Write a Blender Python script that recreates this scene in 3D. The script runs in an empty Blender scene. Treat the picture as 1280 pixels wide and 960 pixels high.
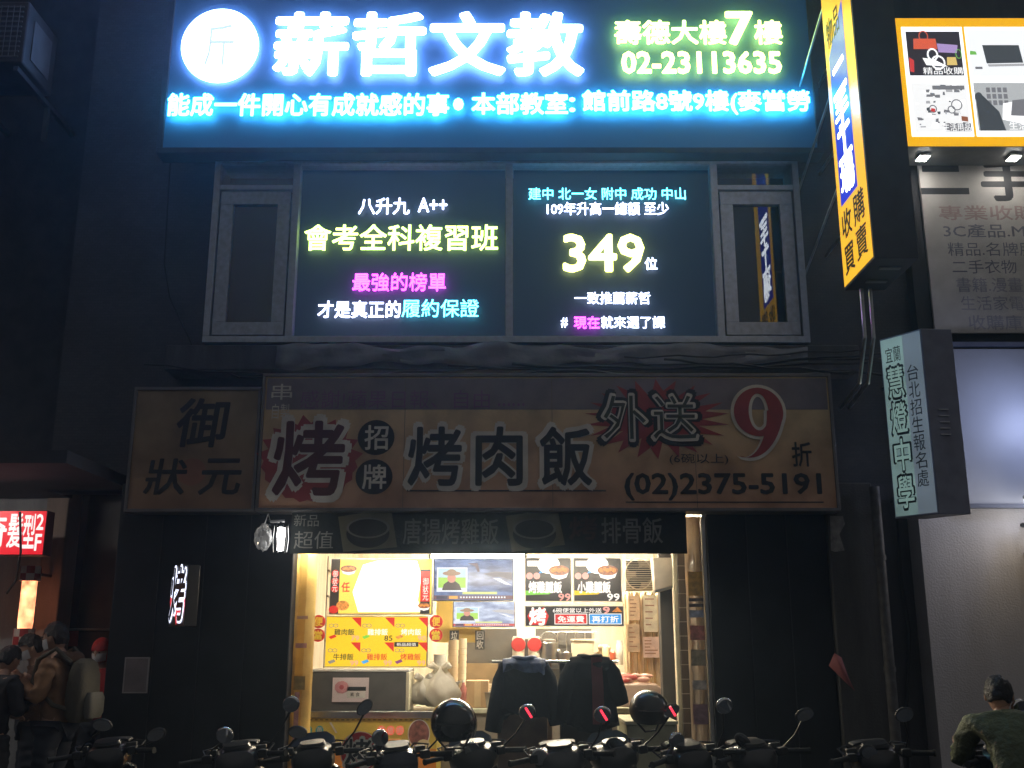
import bpy, bmesh, math, random
from mathutils import noise as mnoise
from mathutils import Vector, Matrix, Euler
random.seed(7)
R = math.radians
SC = bpy.context.scene
COL = SC.collection
# ------------------------------------------------------------------ camera
FPX = 1300.0
PITCH = math.atan(325 / FPX)
CH = 1.6
cam = bpy.data.cameras.new('camera')
cam.lens = 36.0 * FPX / 1280.0
cam.sensor_width = 36.0
cam.clip_start = 0.05
cam.clip_end = 2000
co = bpy.data.objects.new('camera', cam)
co.location = (0, 0, CH)
co.rotation_euler = (math.pi / 2 + PITCH, 0, 0)
COL.objects.link(co)
SC.camera = co
# ------------------------------------------------------------------ world: night sky over the city
w = bpy.data.worlds.new('World')
SC.world = w
w.use_nodes = True
nt = w.node_tree
bg = nt.nodes['Background']
sky = nt.nodes.new('ShaderNodeTexSky')
sky.sky_type = 'NISHITA'
sky.sun_disc = False
sky.sun_elevation = R(-2)
sky.sun_rotation = R(150)
nt.links.new(sky.outputs['Color'], bg.inputs['Color'])
bg.inputs['Strength'].default_value = 0.005
sun = bpy.data.lights.new('moonlight', 'SUN')
sun.energy = 0.34
sun.angle = R(130)
sun.color = (1.0, 0.93, 0.88)
so = bpy.data.objects.new('moonlight', sun)
so.rotation_euler = (R(58), 0, R(18))
so.location = (0, 0, 20)
COL.objects.link(so)
SC.view_settings.view_transform = 'Standard'
SC.view_settings.look = 'None'
SC.view_settings.exposure = 0.0
SC.view_settings.gamma = 1.0
SC.render.engine = 'CYCLES'
SC.cycles.use_denoising = True
SC.cycles.max_bounces = 6
SC.cycles.volume_bounces = 0
SC.cycles.sample_clamp_indirect = 4.0
SC.cycles.caustics_reflective = False
SC.cycles.caustics_refractive = False
HAZE = 0.007
# ------------------------------------------------------------------ pixel (of the 1280 x 960 photo) to place
CP, SP = math.cos(PITCH), math.sin(PITCH)
def P3(px, py, Y):
    dx = (px - 640) / FPX; dy = (480 - py) / FPX
    yc = CP - dy * SP; zc = SP + dy * CP
    return Vector((dx / yc * Y, Y, CH + zc / yc * Y))
def PX(px, py, Y): return P3(px, py, Y).x
def PZ(py, Y): return P3(640, py, Y).z
# ------------------------------------------------------------------ materials
MATS = {}
def M(name, col, rough=0.6, metal=0.0, var=0.18, scale=6.0, bump=0.0, bscale=40.0, coat=0.0, spec=0.5, alpha=None, trans=0.0):
    if name in MATS: return MATS[name]
    m = bpy.data.materials.new(name); m.use_nodes = True
    n = m.node_tree.nodes; l = m.node_tree.links
    b = n['Principled BSDF']
    b.inputs['Roughness'].default_value = rough
    b.inputs['Metallic'].default_value = metal
    b.inputs['Specular IOR Level'].default_value = spec
    b.inputs['Coat Weight'].default_value = coat
    b.inputs['Coat Roughness'].default_value = 0.08
    b.inputs['Transmission Weight'].default_value = trans
    if alpha is not None: b.inputs['Alpha'].default_value = alpha
    tc = n.new('ShaderNodeTexCoord')
    nz = n.new('ShaderNodeTexNoise'); nz.inputs['Scale'].default_value = scale; nz.inputs['Detail'].default_value = 6
    l.new(tc.outputs['Object'], nz.inputs['Vector'])
    rp = n.new('ShaderNodeValToRGB')
    e = rp.color_ramp.elements
    e[0].position = 0.3; e[1].position = 0.7
    e[0].color = (*[max(0, c * (1 - var)) for c in col], 1)
    e[1].color = (*[min(1, c * (1 + var)) for c in col], 1)
    l.new(nz.outputs['Fac'], rp.inputs['Fac'])
    l.new(rp.outputs['Color'], b.inputs['Base Color'])
    if bump > 0:
        n2 = n.new('ShaderNodeTexNoise'); n2.inputs['Scale'].default_value = bscale; n2.inputs['Detail'].default_value = 5
        l.new(tc.outputs['Object'], n2.inputs['Vector'])
        bp = n.new('ShaderNodeBump'); bp.inputs['Strength'].default_value = bump; bp.inputs['Distance'].default_value = 0.02
        l.new(n2.outputs['Fac'], bp.inputs['Height']); l.new(bp.outputs['Normal'], b.inputs['Normal'])
    MATS[name] = m
    return m
def E(name, col, s, base=(0.05, 0.05, 0.05), rough=0.35, var=0.0, scale=3.0):
    """a lit surface: emission over a dim glossy base"""
    if name in MATS: return MATS[name]
    m = bpy.data.materials.new(name); m.use_nodes = True
    n = m.node_tree.nodes; l = m.node_tree.links
    b = n['Principled BSDF']
    b.inputs['Base Color'].default_value = (*base, 1)
    b.inputs['Roughness'].default_value = rough
    b.inputs['Emission Color'].default_value = (*col, 1)
    b.inputs['Emission Strength'].default_value = s
    if var > 0:
        tc = n.new('ShaderNodeTexCoord'); nz = n.new('ShaderNodeTexNoise')
        nz.inputs['Scale'].default_value = scale; nz.inputs['Detail'].default_value = 4
        l.new(tc.outputs['Object'], nz.inputs['Vector'])
        mr = n.new('ShaderNodeMapRange')
        mr.inputs['From Min'].default_value = 0.3; mr.inputs['From Max'].default_value = 0.7
        mr.inputs['To Min'].default_value = s * (1 - var); mr.inputs['To Max'].default_value = s * (1 + var)
        l.new(nz.outputs['Fac'], mr.inputs['Value']); l.new(mr.outputs['Result'], b.inputs['Emission Strength'])
    MATS[name] = m
    return m
def brick_mat(name, c1, c2, mortar, scale, rough=0.6, bw=0.5, rh=0.25, bump=0.3, axis='xz'):
    if name in MATS: return MATS[name]
    m = M(name, c1, rough)
    n = m.node_tree.nodes; l = m.node_tree.links
    b = n['Principled BSDF']
    tc = n.new('ShaderNodeTexCoord'); sx = n.new('ShaderNodeSeparateXYZ'); cx = n.new('ShaderNodeCombineXYZ')
    l.new(tc.outputs['Object'], sx.inputs[0])
    l.new(sx.outputs['X' if axis[0] == 'x' else 'Y'], cx.inputs[0]); l.new(sx.outputs['Z' if axis[1] == 'z' else 'Y'], cx.inputs[1])
    bt = n.new('ShaderNodeTexBrick')
    bt.inputs['Color1'].default_value = (*c1, 1); bt.inputs['Color2'].default_value = (*c2, 1); bt.inputs['Mortar'].default_value = (*mortar, 1)
    bt.inputs['Scale'].default_value = scale; bt.inputs['Mortar Size'].default_value = 0.012
    bt.inputs['Brick Width'].default_value = bw; bt.inputs['Row Height'].default_value = rh
    l.new(cx.outputs[0], bt.inputs['Vector'])
    nz = n.new('ShaderNodeTexNoise'); nz.inputs['Scale'].default_value = 2.2; nz.inputs['Detail'].default_value = 8
    l.new(tc.outputs['Object'], nz.inputs['Vector'])
    mx = n.new('ShaderNodeMix'); mx.data_type = 'RGBA'; mx.blend_type = 'MULTIPLY'; mx.inputs['Factor'].default_value = 0.7
    rp = n.new('ShaderNodeValToRGB'); rp.color_ramp.elements[0].position = 0.3; rp.color_ramp.elements[0].color = (0.45, 0.42, 0.4, 1); rp.color_ramp.elements[1].position = 0.65
    l.new(nz.outputs['Fac'], rp.inputs['Fac'])
    l.new(bt.outputs['Color'], mx.inputs['A']); l.new(rp.outputs['Color'], mx.inputs['B'])
    l.new(mx.outputs['Result'], b.inputs['Base Color'])
    bp = n.new('ShaderNodeBump'); bp.inputs['Strength'].default_value = bump; bp.inputs['Distance'].default_value = 0.01
    inv = n.new('ShaderNodeMath'); inv.operation = 'SUBTRACT'; inv.inputs[0].default_value = 1
    l.new(bt.outputs['Fac'], inv.inputs[1]); l.new(inv.outputs[0], bp.inputs['Height']); l.new(bp.outputs['Normal'], b.inputs['Normal'])
    return m
def stained(name, col, dark, scale=1.2, rough=0.8, bump=0.25):
    """plaster or concrete with streaks and blotches of dirt"""
    if name in MATS: return MATS[name]
    m = M(name, col, rough, bump=bump, bscale=60)
    n = m.node_tree.nodes; l = m.node_tree.links; b = n['Principled BSDF']
    tc = n.new('ShaderNodeTexCoord'); mp = n.new('ShaderNodeMapping'); mp.inputs['Scale'].default_value = (scale * 3, scale * 3, scale * 0.5)
    l.new(tc.outputs['Object'], mp.inputs['Vector'])
    nz = n.new('ShaderNodeTexNoise'); nz.inputs['Scale'].default_value = 1.6; nz.inputs['Detail'].default_value = 10; nz.inputs['Roughness'].default_value = 0.7
    l.new(mp.outputs['Vector'], nz.inputs['Vector'])
    rp = n.new('ShaderNodeValToRGB'); e = rp.color_ramp.elements
    e[0].position = 0.34; e[0].color = (*dark, 1); e[1].position = 0.62; e[1].color = (*col, 1)
    l.new(nz.outputs['Fac'], rp.inputs['Fac']); l.new(rp.outputs['Color'], b.inputs['Base Color'])
    return m
def glass_mat(name, tint=(0.8, 0.9, 0.95), clear=0.9):
    if name in MATS: return MATS[name]
    m = bpy.data.materials.new(name); m.use_nodes = True
    n = m.node_tree.nodes; l = m.node_tree.links
    n.remove(n['Principled BSDF'])
    t = n.new('ShaderNodeBsdfTransparent'); t.inputs['Color'].default_value = (*[c * clear for c in tint], 1)
    g = n.new('ShaderNodeBsdfGlossy'); g.inputs['Roughness'].default_value = 0.01
    fr = n.new('ShaderNodeFresnel'); fr.inputs['IOR'].default_value = 2.0
    mx = n.new('ShaderNodeMixShader')
    l.new(fr.outputs[0], mx.inputs[0]); l.new(t.outputs[0], mx.inputs[1]); l.new(g.outputs[0], mx.inputs[2])
    l.new(mx.outputs[0], n['Material Output'].inputs['Surface'])
    MATS[name] = m
    return m
# ------------------------------------------------------------------ mesh building
class MB:
    def __init__(s): s.v = []; s.f = []; s.m = []; s.mats = []; s.g = []
    def mi(s, m):
        if m not in s.mats: s.mats.append(m)
        return s.mats.index(m)
    def add(s, vs, fs, m):
        o = len(s.v); k = s.mi(m); s.g.append((o, len(s.f), m))
        s.v += [tuple(x) for x in vs]
        for f in fs: s.f.append([i + o for i in f]); s.m.append(k)
    def box(s, x0, x1, y0, y1, z0, z1, m):
        x0, x1 = min(x0, x1), max(x0, x1); y0, y1 = min(y0, y1), max(y0, y1); z0, z1 = min(z0, z1), max(z0, z1)
        s.add([(x, y, z) for z in (z0, z1) for y in (y0, y1) for x in (x0, x1)],
              [(0, 2, 3, 1), (4, 5, 7, 6), (0, 1, 5, 4), (1, 3, 7, 5), (3, 2, 6, 7), (2, 0, 4, 6)], m)
        return s
    def prism(s, pts, d, m):
        """closed polygon of 3D points pushed along d"""
        n = len(pts); d = Vector(d)
        a = [Vector(p) for p in pts]
        s.add(a + [p + d for p in a], [list(range(n))[::-1], list(range(n, 2 * n))] + [(i, (i + 1) % n, n + (i + 1) % n, n + i) for i in range(n)], m)
        return s
    def poly(s, pts, m): s.add(pts, [list(range(len(pts)))], m); return s
    def tube(s, pts, r, m, seg=8, cap=True):
        pts = [Vector(p) for p in pts]; n = len(pts)
        rs = r if isinstance(r, (list, tuple)) else [r] * n
        vs = []; up = None
        for i, p in enumerate(pts):
            t = (pts[min(i + 1, n - 1)] - pts[max(i - 1, 0)]).normalized()
            if up is None: up = Vector((0, 0, 1)) if abs(t.z) < 0.9 else Vector((1, 0, 0))
            a = t.cross(up).normalized(); b = a.cross(t).normalized(); up = b
            for k in range(seg):
                q = 2 * math.pi * k / seg
                vs.append(p + (a * math.cos(q) + b * math.sin(q)) * rs[i])
        fs = [(i * seg + k, i * seg + (k + 1) % seg, (i + 1) * seg + (k + 1) % seg, (i + 1) * seg + k) for i in range(n - 1) for k in range(seg)]
        if cap: fs += [list(range(seg))[::-1], list(range((n - 1) * seg, n * seg))]
        s.add(vs, fs, m); return s
    def loft(s, rings, m, cap=True):
        k = len(rings[0]); vs = [p for r in rings for p in r]
        fs = [(i * k + j, i * k + (j + 1) % k, (i + 1) * k + (j + 1) % k, (i + 1) * k + j) for i in range(len(rings) - 1) for j in range(k)]
        if cap: fs += [list(range(k))[::-1], list(range((len(rings) - 1) * k, len(rings) * k))]
        s.add(vs, fs, m); return s
    def lathe(s, prof, c, m, seg=20, axis='z'):
        rings = []
        for r, h in prof:
            ring = []
            for k in range(seg):
                q = 2 * math.pi * k / seg; a, b = r * math.cos(q), r * math.sin(q)
                d = {'z': (a, b, h), 'x': (h, a, b), 'y': (b, h, a)}[axis]
                ring.append((c[0] + d[0], c[1] + d[1], c[2] + d[2]))
            rings.append(ring)
        return s.loft(rings, m)
    def ball(s, c, r, m, seg=16, rings=10, mat=None, fn=None):
        vs = []; c = Vector(c)
        for i in range(rings + 1):
            t = math.pi * i / rings
            for k in range(seg):
                q = 2 * math.pi * k / seg
                p = Vector((r[0] * math.sin(t) * math.cos(q), r[1] * math.sin(t) * math.sin(q), r[2] * math.cos(t)))
                if fn: p = fn(p)
                if mat is not None: p = mat @ p
                vs.append(c + p)
        fs = [(i * seg + k, (i + 1) * seg + k, (i + 1) * seg + (k + 1) % seg, i * seg + (k + 1) % seg) for i in range(rings) for k in range(seg)]
        s.add(vs, fs, m); return s
    def xf(s, mat):
        s.v = [tuple(mat @ Vector(p)) for p in s.v]; return s
    def pieces(s, name, parent, tol=0.012):
        """one part per word or printed patch: pieces whose extents touch stay together"""
        ends = s.g[1:] + [(len(s.v), len(s.f), None)]; cl = []
        for (v0, f0, m), (v1, f1, _) in zip(s.g, ends):
            vs = s.v[v0:v1]; lo = [min(p[i] for p in vs) - tol for i in range(3)]; hi = [max(p[i] for p in vs) + tol for i in range(3)]
            mem = [(v0, v1, f0, f1, m)]
            again = True
            while again:
                again = False
                for c in cl:
                    if all(c[0][i] <= hi[i] and c[1][i] >= lo[i] for i in range(3)):
                        lo = [min(a, b_) for a, b_ in zip(lo, c[0])]; hi = [max(a, b_) for a, b_ in zip(hi, c[1])]; mem = c[2] + mem; cl.remove(c); again = True; break
            cl.append((lo, hi, mem))
        for lo, hi, mem in cl:
            q = MB()
            for v0, v1, f0, f1, m in mem: q.add(s.v[v0:v1], [[i - v0 for i in f] for f in s.f[f0:f1]], m)
            q.build(name, parent, smooth=False)
    def build(s, name, parent=None, smooth=True, bevel=0.0, ang=35, weld=False):
        me = bpy.data.meshes.new(name)
        me.from_pydata(s.v, [], s.f)
        for m in s.mats: me.materials.append(m)
        me.polygons.foreach_set('material_index', s.m)
        if weld:
            bm = bmesh.new(); bm.from_mesh(me); bmesh.ops.remove_doubles(bm, verts=bm.verts, dist=1e-5); bm.to_mesh(me); bm.free()
        if smooth:
            me.polygons.foreach_set('use_smooth', [True] * len(me.polygons))
            me.set_sharp_from_angle(angle=R(ang))
        me.update()
        o = bpy.data.objects.new(name, me); COL.objects.link(o)
        if parent is not None: o.parent = parent
        if bevel > 0:
            b = o.modifiers.new('bevel', 'BEVEL'); b.width = bevel; b.segments = 2; b.limit_method = 'ANGLE'; b.angle_limit = R(40)
        return o
def tag(o, label, cat=None, group=None, kind=None):
    if label: o['label'] = label
    if cat: o['category'] = cat
    if group: o['group'] = group
    if kind: o['kind'] = kind
    return o
def thing(name, label, cat, group=None, loc=(0, 0, 0), rot=(0, 0, 0)):
    o = bpy.data.objects.new(name, None); COL.objects.link(o)
    o.location = loc; o.rotation_euler = rot; o.empty_display_size = 0.2
    return tag(o, label, cat, group)
def base_at(o, c):
    """put an Empty at a base point and keep its children, modelled in world coordinates, where they are"""
    c = Vector(c); o.location = c
    for ch in o.children: ch.location = ch.location - c
# ------------------------------------------------------------------ lettering
_TX = {}; _EM = {}
def text_geo(s, off=0.0, ext=0.0):
    k = (s, off, ext)
    if k in _TX: return _TX[k]
    c = bpy.data.curves.new('t', 'FONT'); c.body = s; c.size = 1; c.offset = off; c.extrude = ext; c.resolution_u = 2
    o = bpy.data.objects.new('t', c); COL.objects.link(o)
    dg = bpy.context.evaluated_depsgraph_get()
    me = bpy.data.meshes.new_from_object(o.evaluated_get(dg))
    v = [tuple(p.co) for p in me.vertices]; f = [list(p.vertices) for p in me.polygons]
    bpy.data.objects.remove(o); bpy.data.curves.remove(c); bpy.data.meshes.remove(me)
    x0 = min(p[0] for p in v); x1 = max(p[0] for p in v); y0 = min(p[1] for p in v); y1 = max(p[1] for p in v)
    if y1 - y0 < 0.45 and any(ord(ch) > 0x3000 for ch in s): y0, y1 = -0.1, 0.86
    _EM[s] = (x1 - x0, y1 - y0)
    v = [((p[0] - x0) / (x1 - x0), (p[1] - y0) / (y1 - y0), p[2]) for p in v]
    _TX[k] = (v, f); return _TX[k]
class Plane:
    """a flat face with its own 2D coordinates: point = o + u*a + v*b + n*d"""
    def __init__(s, o, u, v):
        s.o, s.u, s.v = Vector(o), Vector(u), Vector(v); s.n = s.u.cross(s.v).normalized()
    def pt(s, a, b, d=0): return s.o + s.u * a + s.v * b + s.n * d
class Front(Plane):
    """an upright face at distance Y towards the street, addressed by photo pixels"""
    def __init__(s, Y, pyref): s.Y = Y; s.r = pyref; s.n = Vector((0, -1, 0))
    def pt(s, a, b, d=0): return Vector((PX(a, s.r, s.Y), s.Y - d, PZ(b, s.Y)))
def put(mb, pl, s, l, t, r, b, m, d=0.004, off=0.0, ext=0.0, shear=0.0):
    """fit a word into the rectangle; off fattens the strokes (in em)"""
    v, f = text_geo(s, 0.0, ext); ex, ey = _EM[s]
    def lay(sx, sy, dd, flat):
        vs = [pl.pt(l + (r - l) * (p[0] + sx + shear * p[1]), b + (t - b) * (p[1] + sy), dd + (0 if flat else p[2])) for p in v]
        mb.add(vs, f, m)
    if off <= 0: lay(0, 0, d + ext, False); return
    v, f = text_geo(s, 0.0, 0.0)
    for k in range(8):
        q = math.pi * k / 4 + 0.2
        lay(off * math.cos(q) / ex, off * math.sin(q) / ey, d + 2 * ext - 0.0003 * k, True)
def putv(mb, pl, s, l, t, r, b, m, d=0.004, off=0.0, ext=0.0, gap=0.08):
    n = len(s)
    for i, ch in enumerate(s):
        t0 = t + (b - t) * (i + gap / 2) / n; t1 = t + (b - t) * (i + 1 - gap / 2) / n
        put(mb, pl, ch, l, t0, r, t1, m, d, off, ext)
def rect(mb, pl, l, t, r, b, m, d=0.003):
    mb.poly([pl.pt(l, b, d), pl.pt(r, b, d), pl.pt(r, t, d), pl.pt(l, t, d)], m)
def disc(mb, pl, cx, cy, rx, ry, m, d=0.003, n=28, a0=0, a1=360):
    full = a1 - a0 >= 360
    pts = [pl.pt(cx + rx * math.cos(R(a0 + (a1 - a0) * k / (n if full else n - 1))), cy + ry * math.sin(R(a0 + (a1 - a0) * k / (n if full else n - 1))), d) for k in range(n)]
    mb.poly(pts, m)
def shape(mb, pl, pts, m, d=0.003): mb.poly([pl.pt(a, b, d) for a, b in pts], m)
def ring(mb, pl, cx, cy, rx, ry, t, m, d=0.003, n=32):
    vs = []
    for k in range(n):
        q = 2 * math.pi * k / n
        vs += [pl.pt(cx + rx * math.cos(q), cy + ry * math.sin(q), d), pl.pt(cx + (rx - t) * math.cos(q), cy + (ry - t) * math.sin(q), d)]
    mb.add(vs, [(2 * k, 2 * ((k + 1) % n), 2 * ((k + 1) % n) + 1, 2 * k + 1) for k in range(n)], m)
def slab(mb, pl, l, t, r, b, th, m):
    """board whose front face is the plane, thickness th behind it"""
    p = [pl.pt(l, b), pl.pt(r, b), pl.pt(r, t), pl.pt(l, t)]
    mb.prism(p, -pl.n * th, m)
def frame(mb, pl, l, t, r, b, wpx, m, d0=-0.02, d1=0.02):
    """four butted bars round a rectangle"""
    def bar(l, t, r, b):
        mb.prism([pl.pt(l, b, d1), pl.pt(r, b, d1), pl.pt(r, t, d1), pl.pt(l, t, d1)], -pl.n * (d1 - d0), m)
    s = 1 if b > t else -1
    bar(l, t, r, t + s * wpx); bar(l, b - s * wpx, r, b); bar(l, t + s * wpx, l + wpx, b - s * wpx); bar(r - wpx, t + s * wpx, r, b - s * wpx)
# ------------------------------------------------------------------ palette
black = M('black_paint', (0.012, 0.012, 0.014), 0.45)
blackm = M('black_metal', (0.02, 0.02, 0.022), 0.35, 0.6)
steel = M('stainless_steel', (0.55, 0.55, 0.54), 0.28, 1.0, bump=0.05)
galv = M('galvanised_pipe', (0.11, 0.11, 0.115), 0.6, 0.3, var=0.35, scale=14)
white = M('white_paint', (0.78, 0.77, 0.74), 0.5)
cream = M('cream_paint', (0.66, 0.62, 0.46), 0.5)
alum = M('aluminium_frame', (0.46, 0.53, 0.64), 0.45, 0.1, var=0.12, scale=20)
wood = M('plywood', (0.42, 0.26, 0.13), 0.6, var=0.3, scale=9)
brownwood = M('dark_wood', (0.12, 0.075, 0.05), 0.55, var=0.3, scale=9)
card = M('cardboard', (0.50, 0.33, 0.17), 0.8)
rubber = M('black_rubber', (0.018, 0.018, 0.018), 0.8)
cable = M('cable_black', (0.02, 0.02, 0.022), 0.55)
def film(name, col, bump=0.2, bscale=9, var=0.3, scale=3, mixv=0.5):
    if name in MATS: return MATS[name]
    m = M(name, col, 0.2, var=var, scale=scale, bump=bump, bscale=bscale)
    n = m.node_tree.nodes; l = m.node_tree.links; p = n['Principled BSDF']
    tr = n.new('ShaderNodeBsdfTranslucent'); mx = n.new('ShaderNodeMixShader'); mx.inputs[0].default_value = mixv
    l.new(p.inputs['Base Color'].links[0].from_socket, tr.inputs['Color'])
    l.new(p.outputs[0], mx.inputs[1]); l.new(tr.outputs[0], mx.inputs[2]); l.new(mx.outputs[0], n['Material Output'].inputs['Surface'])
    return m
# ================================================================== SETTING
asphalt = M('asphalt', (0.045, 0.045, 0.047), 0.75, var=0.35, scale=30, bump=0.4, bscale=300)
b = MB(); b.poly([(-120, -120, 0), (120, -120, 0), (120, 8.1, 0), (-120, 8.1, 0)], asphalt)
tag(b.build('road'), 'dark asphalt street where the scooters are parked', 'road', kind='structure')
b = MB()
b.poly([(-60, -3.06, 0.004), (60, -3.06, 0.004), (60, -2.94, 0.004), (-60, -2.94, 0.004)], M('road_paint', (0.6, 0.6, 0.58), 0.7, var=0.3, scale=20))
b.poly([(-60, 5.45, 0.004), (60, 5.45, 0.004), (60, 5.56, 0.004), (-60, 5.56, 0.004)], M('road_paint', (0.6, 0.6, 0.58)))
tag(b.build('road_marking'), 'worn white lines painted along the asphalt', 'road marking', kind='structure')
b = MB(); b.box(-60, 60, 8.1, 8.25, -0.1, 0.12, M('kerb_stone', (0.27, 0.26, 0.25), 0.8, bump=0.2))
tag(b.build('kerb', bevel=0.01), 'grey stone kerb between scooters and pavement', 'kerb', kind='structure')
b = MB(); b.poly([(-60, 8.25, 0.12), (60, 8.25, 0.12), (60, 14, 0.12), (-60, 14, 0.12)],
                 brick_mat('pavement_tile', (0.2, 0.19, 0.18), (0.17, 0.16, 0.16), (0.08, 0.08, 0.08), 2.2, 0.6, axis='xy'))
tag(b.build('pavement'), 'grey tiled pavement in front of the shops', 'pavement', kind='structure')
# ---- the shop building
YW = 9.35
bd = thing('shop_building', 'dark tiled building with a narrow lit food shop at street level', 'building')
tile = brick_mat('dark_wall_tile', (0.055, 0.058, 0.068), (0.042, 0.045, 0.054), (0.02, 0.02, 0.022), 9.0, 0.4)
xl = PX(362, 830, 9.0); xr = PX(888, 800, 9.0)
x_left = PX(138, 800, 9.0); x_right = PX(1040, 800, 9.0)
b = MB(); b.box(-4.2, 3.75, YW, YW + 0.3, 2.95, 14.0, tile); b.build('wall', bd)
darkpaint = M('dark_shutter_paint', (0.014, 0.015, 0.019), 0.6, var=0.4, scale=3, spec=0.2, bump=0.1, bscale=8)
b = MB(); b.box(x_left, xl, 8.95, 9.65, 0.12, 2.95, darkpaint); b.build('pillar', bd, bevel=0.01)
b = MB(); b.box(xr, x_right, 8.95, 9.65, 0.12, 2.95, darkpaint); b.build('pillar', bd, bevel=0.01)
plaster = stained('shop_plaster', (0.62, 0.55, 0.42), (0.42, 0.34, 0.22))
YB = 12.4
b = MB(); b.box(xl - 0.4, xr + 0.3, YB, YB + 0.15, 0.12, 3.0, plaster); b.build('back_wall', bd)
b = MB(); b.box(xl - 0.12, xl, 9.65, YB, 0.12, 2.949, plaster); b.build('side_wall', bd)
b = MB(); b.box(xr, xr + 0.12, 9.65, YB, 0.12, 2.949, brick_mat('kitchen_tile', (0.6, 0.52, 0.4), (0.55, 0.46, 0.35), (0.3, 0.24, 0.18), 4.0, 0.3, axis='yz')); b.build('side_wall', bd)
b = MB(); b.box(xl - 0.12, xr + 0.12, 9.3, YB, 2.952, 3.05, white); b.build('ceiling', bd)
b = MB(); b.box(xl, xr, 9.0, YB, 0.121, 0.16, M('shop_floor', (0.3, 0.26, 0.22), 0.4)); b.build('shop_floor', bd)
# ledge under the windows with a crumpled tarpaulin strip
b = MB(); b.box(PX(205, 450, 9.0), PX(1075, 450, 9.0), 9.0, YW - 0.002, PZ(462, 9.0), PZ(431, 9.0), stained('ledge_render', (0.10, 0.10, 0.11), (0.05, 0.05, 0.055)))
b.build('window_ledge', bd, bevel=0.01)
tp = M('tarpaulin', (0.20, 0.21, 0.24), 0.55, var=0.2, scale=5, bump=0.4, bscale=12)
b = MB(); N = 60; vs = []
for i in range(N + 1):
    px = 345 + (1010 - 345) * i / N
    zt = PZ(432 - 3.0 * math.sin(i * 0.31) - 2 * math.sin(i * 0.83), 8.97); zb = PZ(457 + 4 * math.sin(i * 0.27 + 1) + 2.5 * math.sin(i * 0.9), 8.97)
    for j in range(5):
        z = zt + (zb - zt) * j / 4
        vs.append((PX(px, 450, 8.97), 8.965 + 0.022 * math.sin(i * 0.7 + j * 1.3) + 0.012 * math.sin(i * 1.9 - j), z))
b.add(vs, [(i * 5 + j, i * 5 + j + 1, (i + 1) * 5 + j + 1, (i + 1) * 5 + j) for i in range(N) for j in range(4)], tp)
o = b.build('tarpaulin_strip'); sm = o.modifiers.new('th', 'SOLIDIFY'); sm.thickness = 0.006
tag(o, 'crumpled pale tarpaulin strip hanging along the ledge under the office windows', 'tarpaulin')
# ---- left neighbour
lb = thing('neighbour_building', 'dark building set back on the left behind the barber sign', 'building')
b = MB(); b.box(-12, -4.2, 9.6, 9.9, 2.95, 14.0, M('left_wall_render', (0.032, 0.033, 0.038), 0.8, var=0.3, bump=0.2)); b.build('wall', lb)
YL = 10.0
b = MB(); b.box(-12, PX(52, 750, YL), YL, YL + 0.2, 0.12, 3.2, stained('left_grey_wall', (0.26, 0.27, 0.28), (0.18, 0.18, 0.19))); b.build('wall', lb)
b = MB(); b.box(PX(52, 750, YL) + 0.003, PX(80, 750, YL), YL - 0.12, YL + 0.2, 0.12, 3.2, stained('left_pink_pillar', (0.26, 0.19, 0.16), (0.17, 0.13, 0.11))); b.build('pillar', lb, bevel=0.012)
b = MB(); b.box(PX(80, 750, YL) + 0.003, x_left - 0.003, YL + 0.35, YL + 0.5, 0.12, 3.2, M('dark_doorway', (0.05, 0.045, 0.042), 0.6, var=0.3)); b.build('door', lb)
b = MB(); b.tube([(PX(84, 787, YL + 0.3), YL + 0.3, PZ(787, YL + 0.3)), (x_left - 0.02, YL + 0.3, PZ(787, YL + 0.3))], 0.012, M('door_rail', (0.35, 0.35, 0.34), 0.4, 0.8)); b.build('rail', lb)
b = MB(); b.box(-12, x_left - 0.05, 7.9, 9.6, 2.95, 3.05, M('left_soffit', (0.03, 0.03, 0.033), 0.8)); b.build('canopy', lb)
# ---- right neighbour
rb = thing('neighbour_building', 'pale plastered building on the right behind the second-hand shop banner', 'building')
YR = 9.05
xc = PX(1106, 800, 8.9); xw = PX(1162, 800, YR)
b = MB(); b.box(x_right + 0.003, xc, 8.9, 9.65, 0.12, 2.95, stained('concrete_pillar', (0.10, 0.098, 0.096), (0.05, 0.05, 0.05))); b.build('pillar', rb, bevel=0.015)
b = MB(); b.box(xc + 0.003, xw, 9.3, 9.6, 0.12, 3.0, stained('recess_wall', (0.07, 0.07, 0.08), (0.04, 0.04, 0.045))); b.build('wall', rb)
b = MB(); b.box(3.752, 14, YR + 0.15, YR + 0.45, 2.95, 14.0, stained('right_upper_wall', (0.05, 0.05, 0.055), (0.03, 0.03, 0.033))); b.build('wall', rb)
b = MB(); b.box(xw + 0.003, 14, YR, YR + 0.4, 0.12, 2.95, stained('right_wall', (0.60, 0.59, 0.62), (0.50, 0.49, 0.51), 0.5)); b.build('wall', rb)
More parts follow.
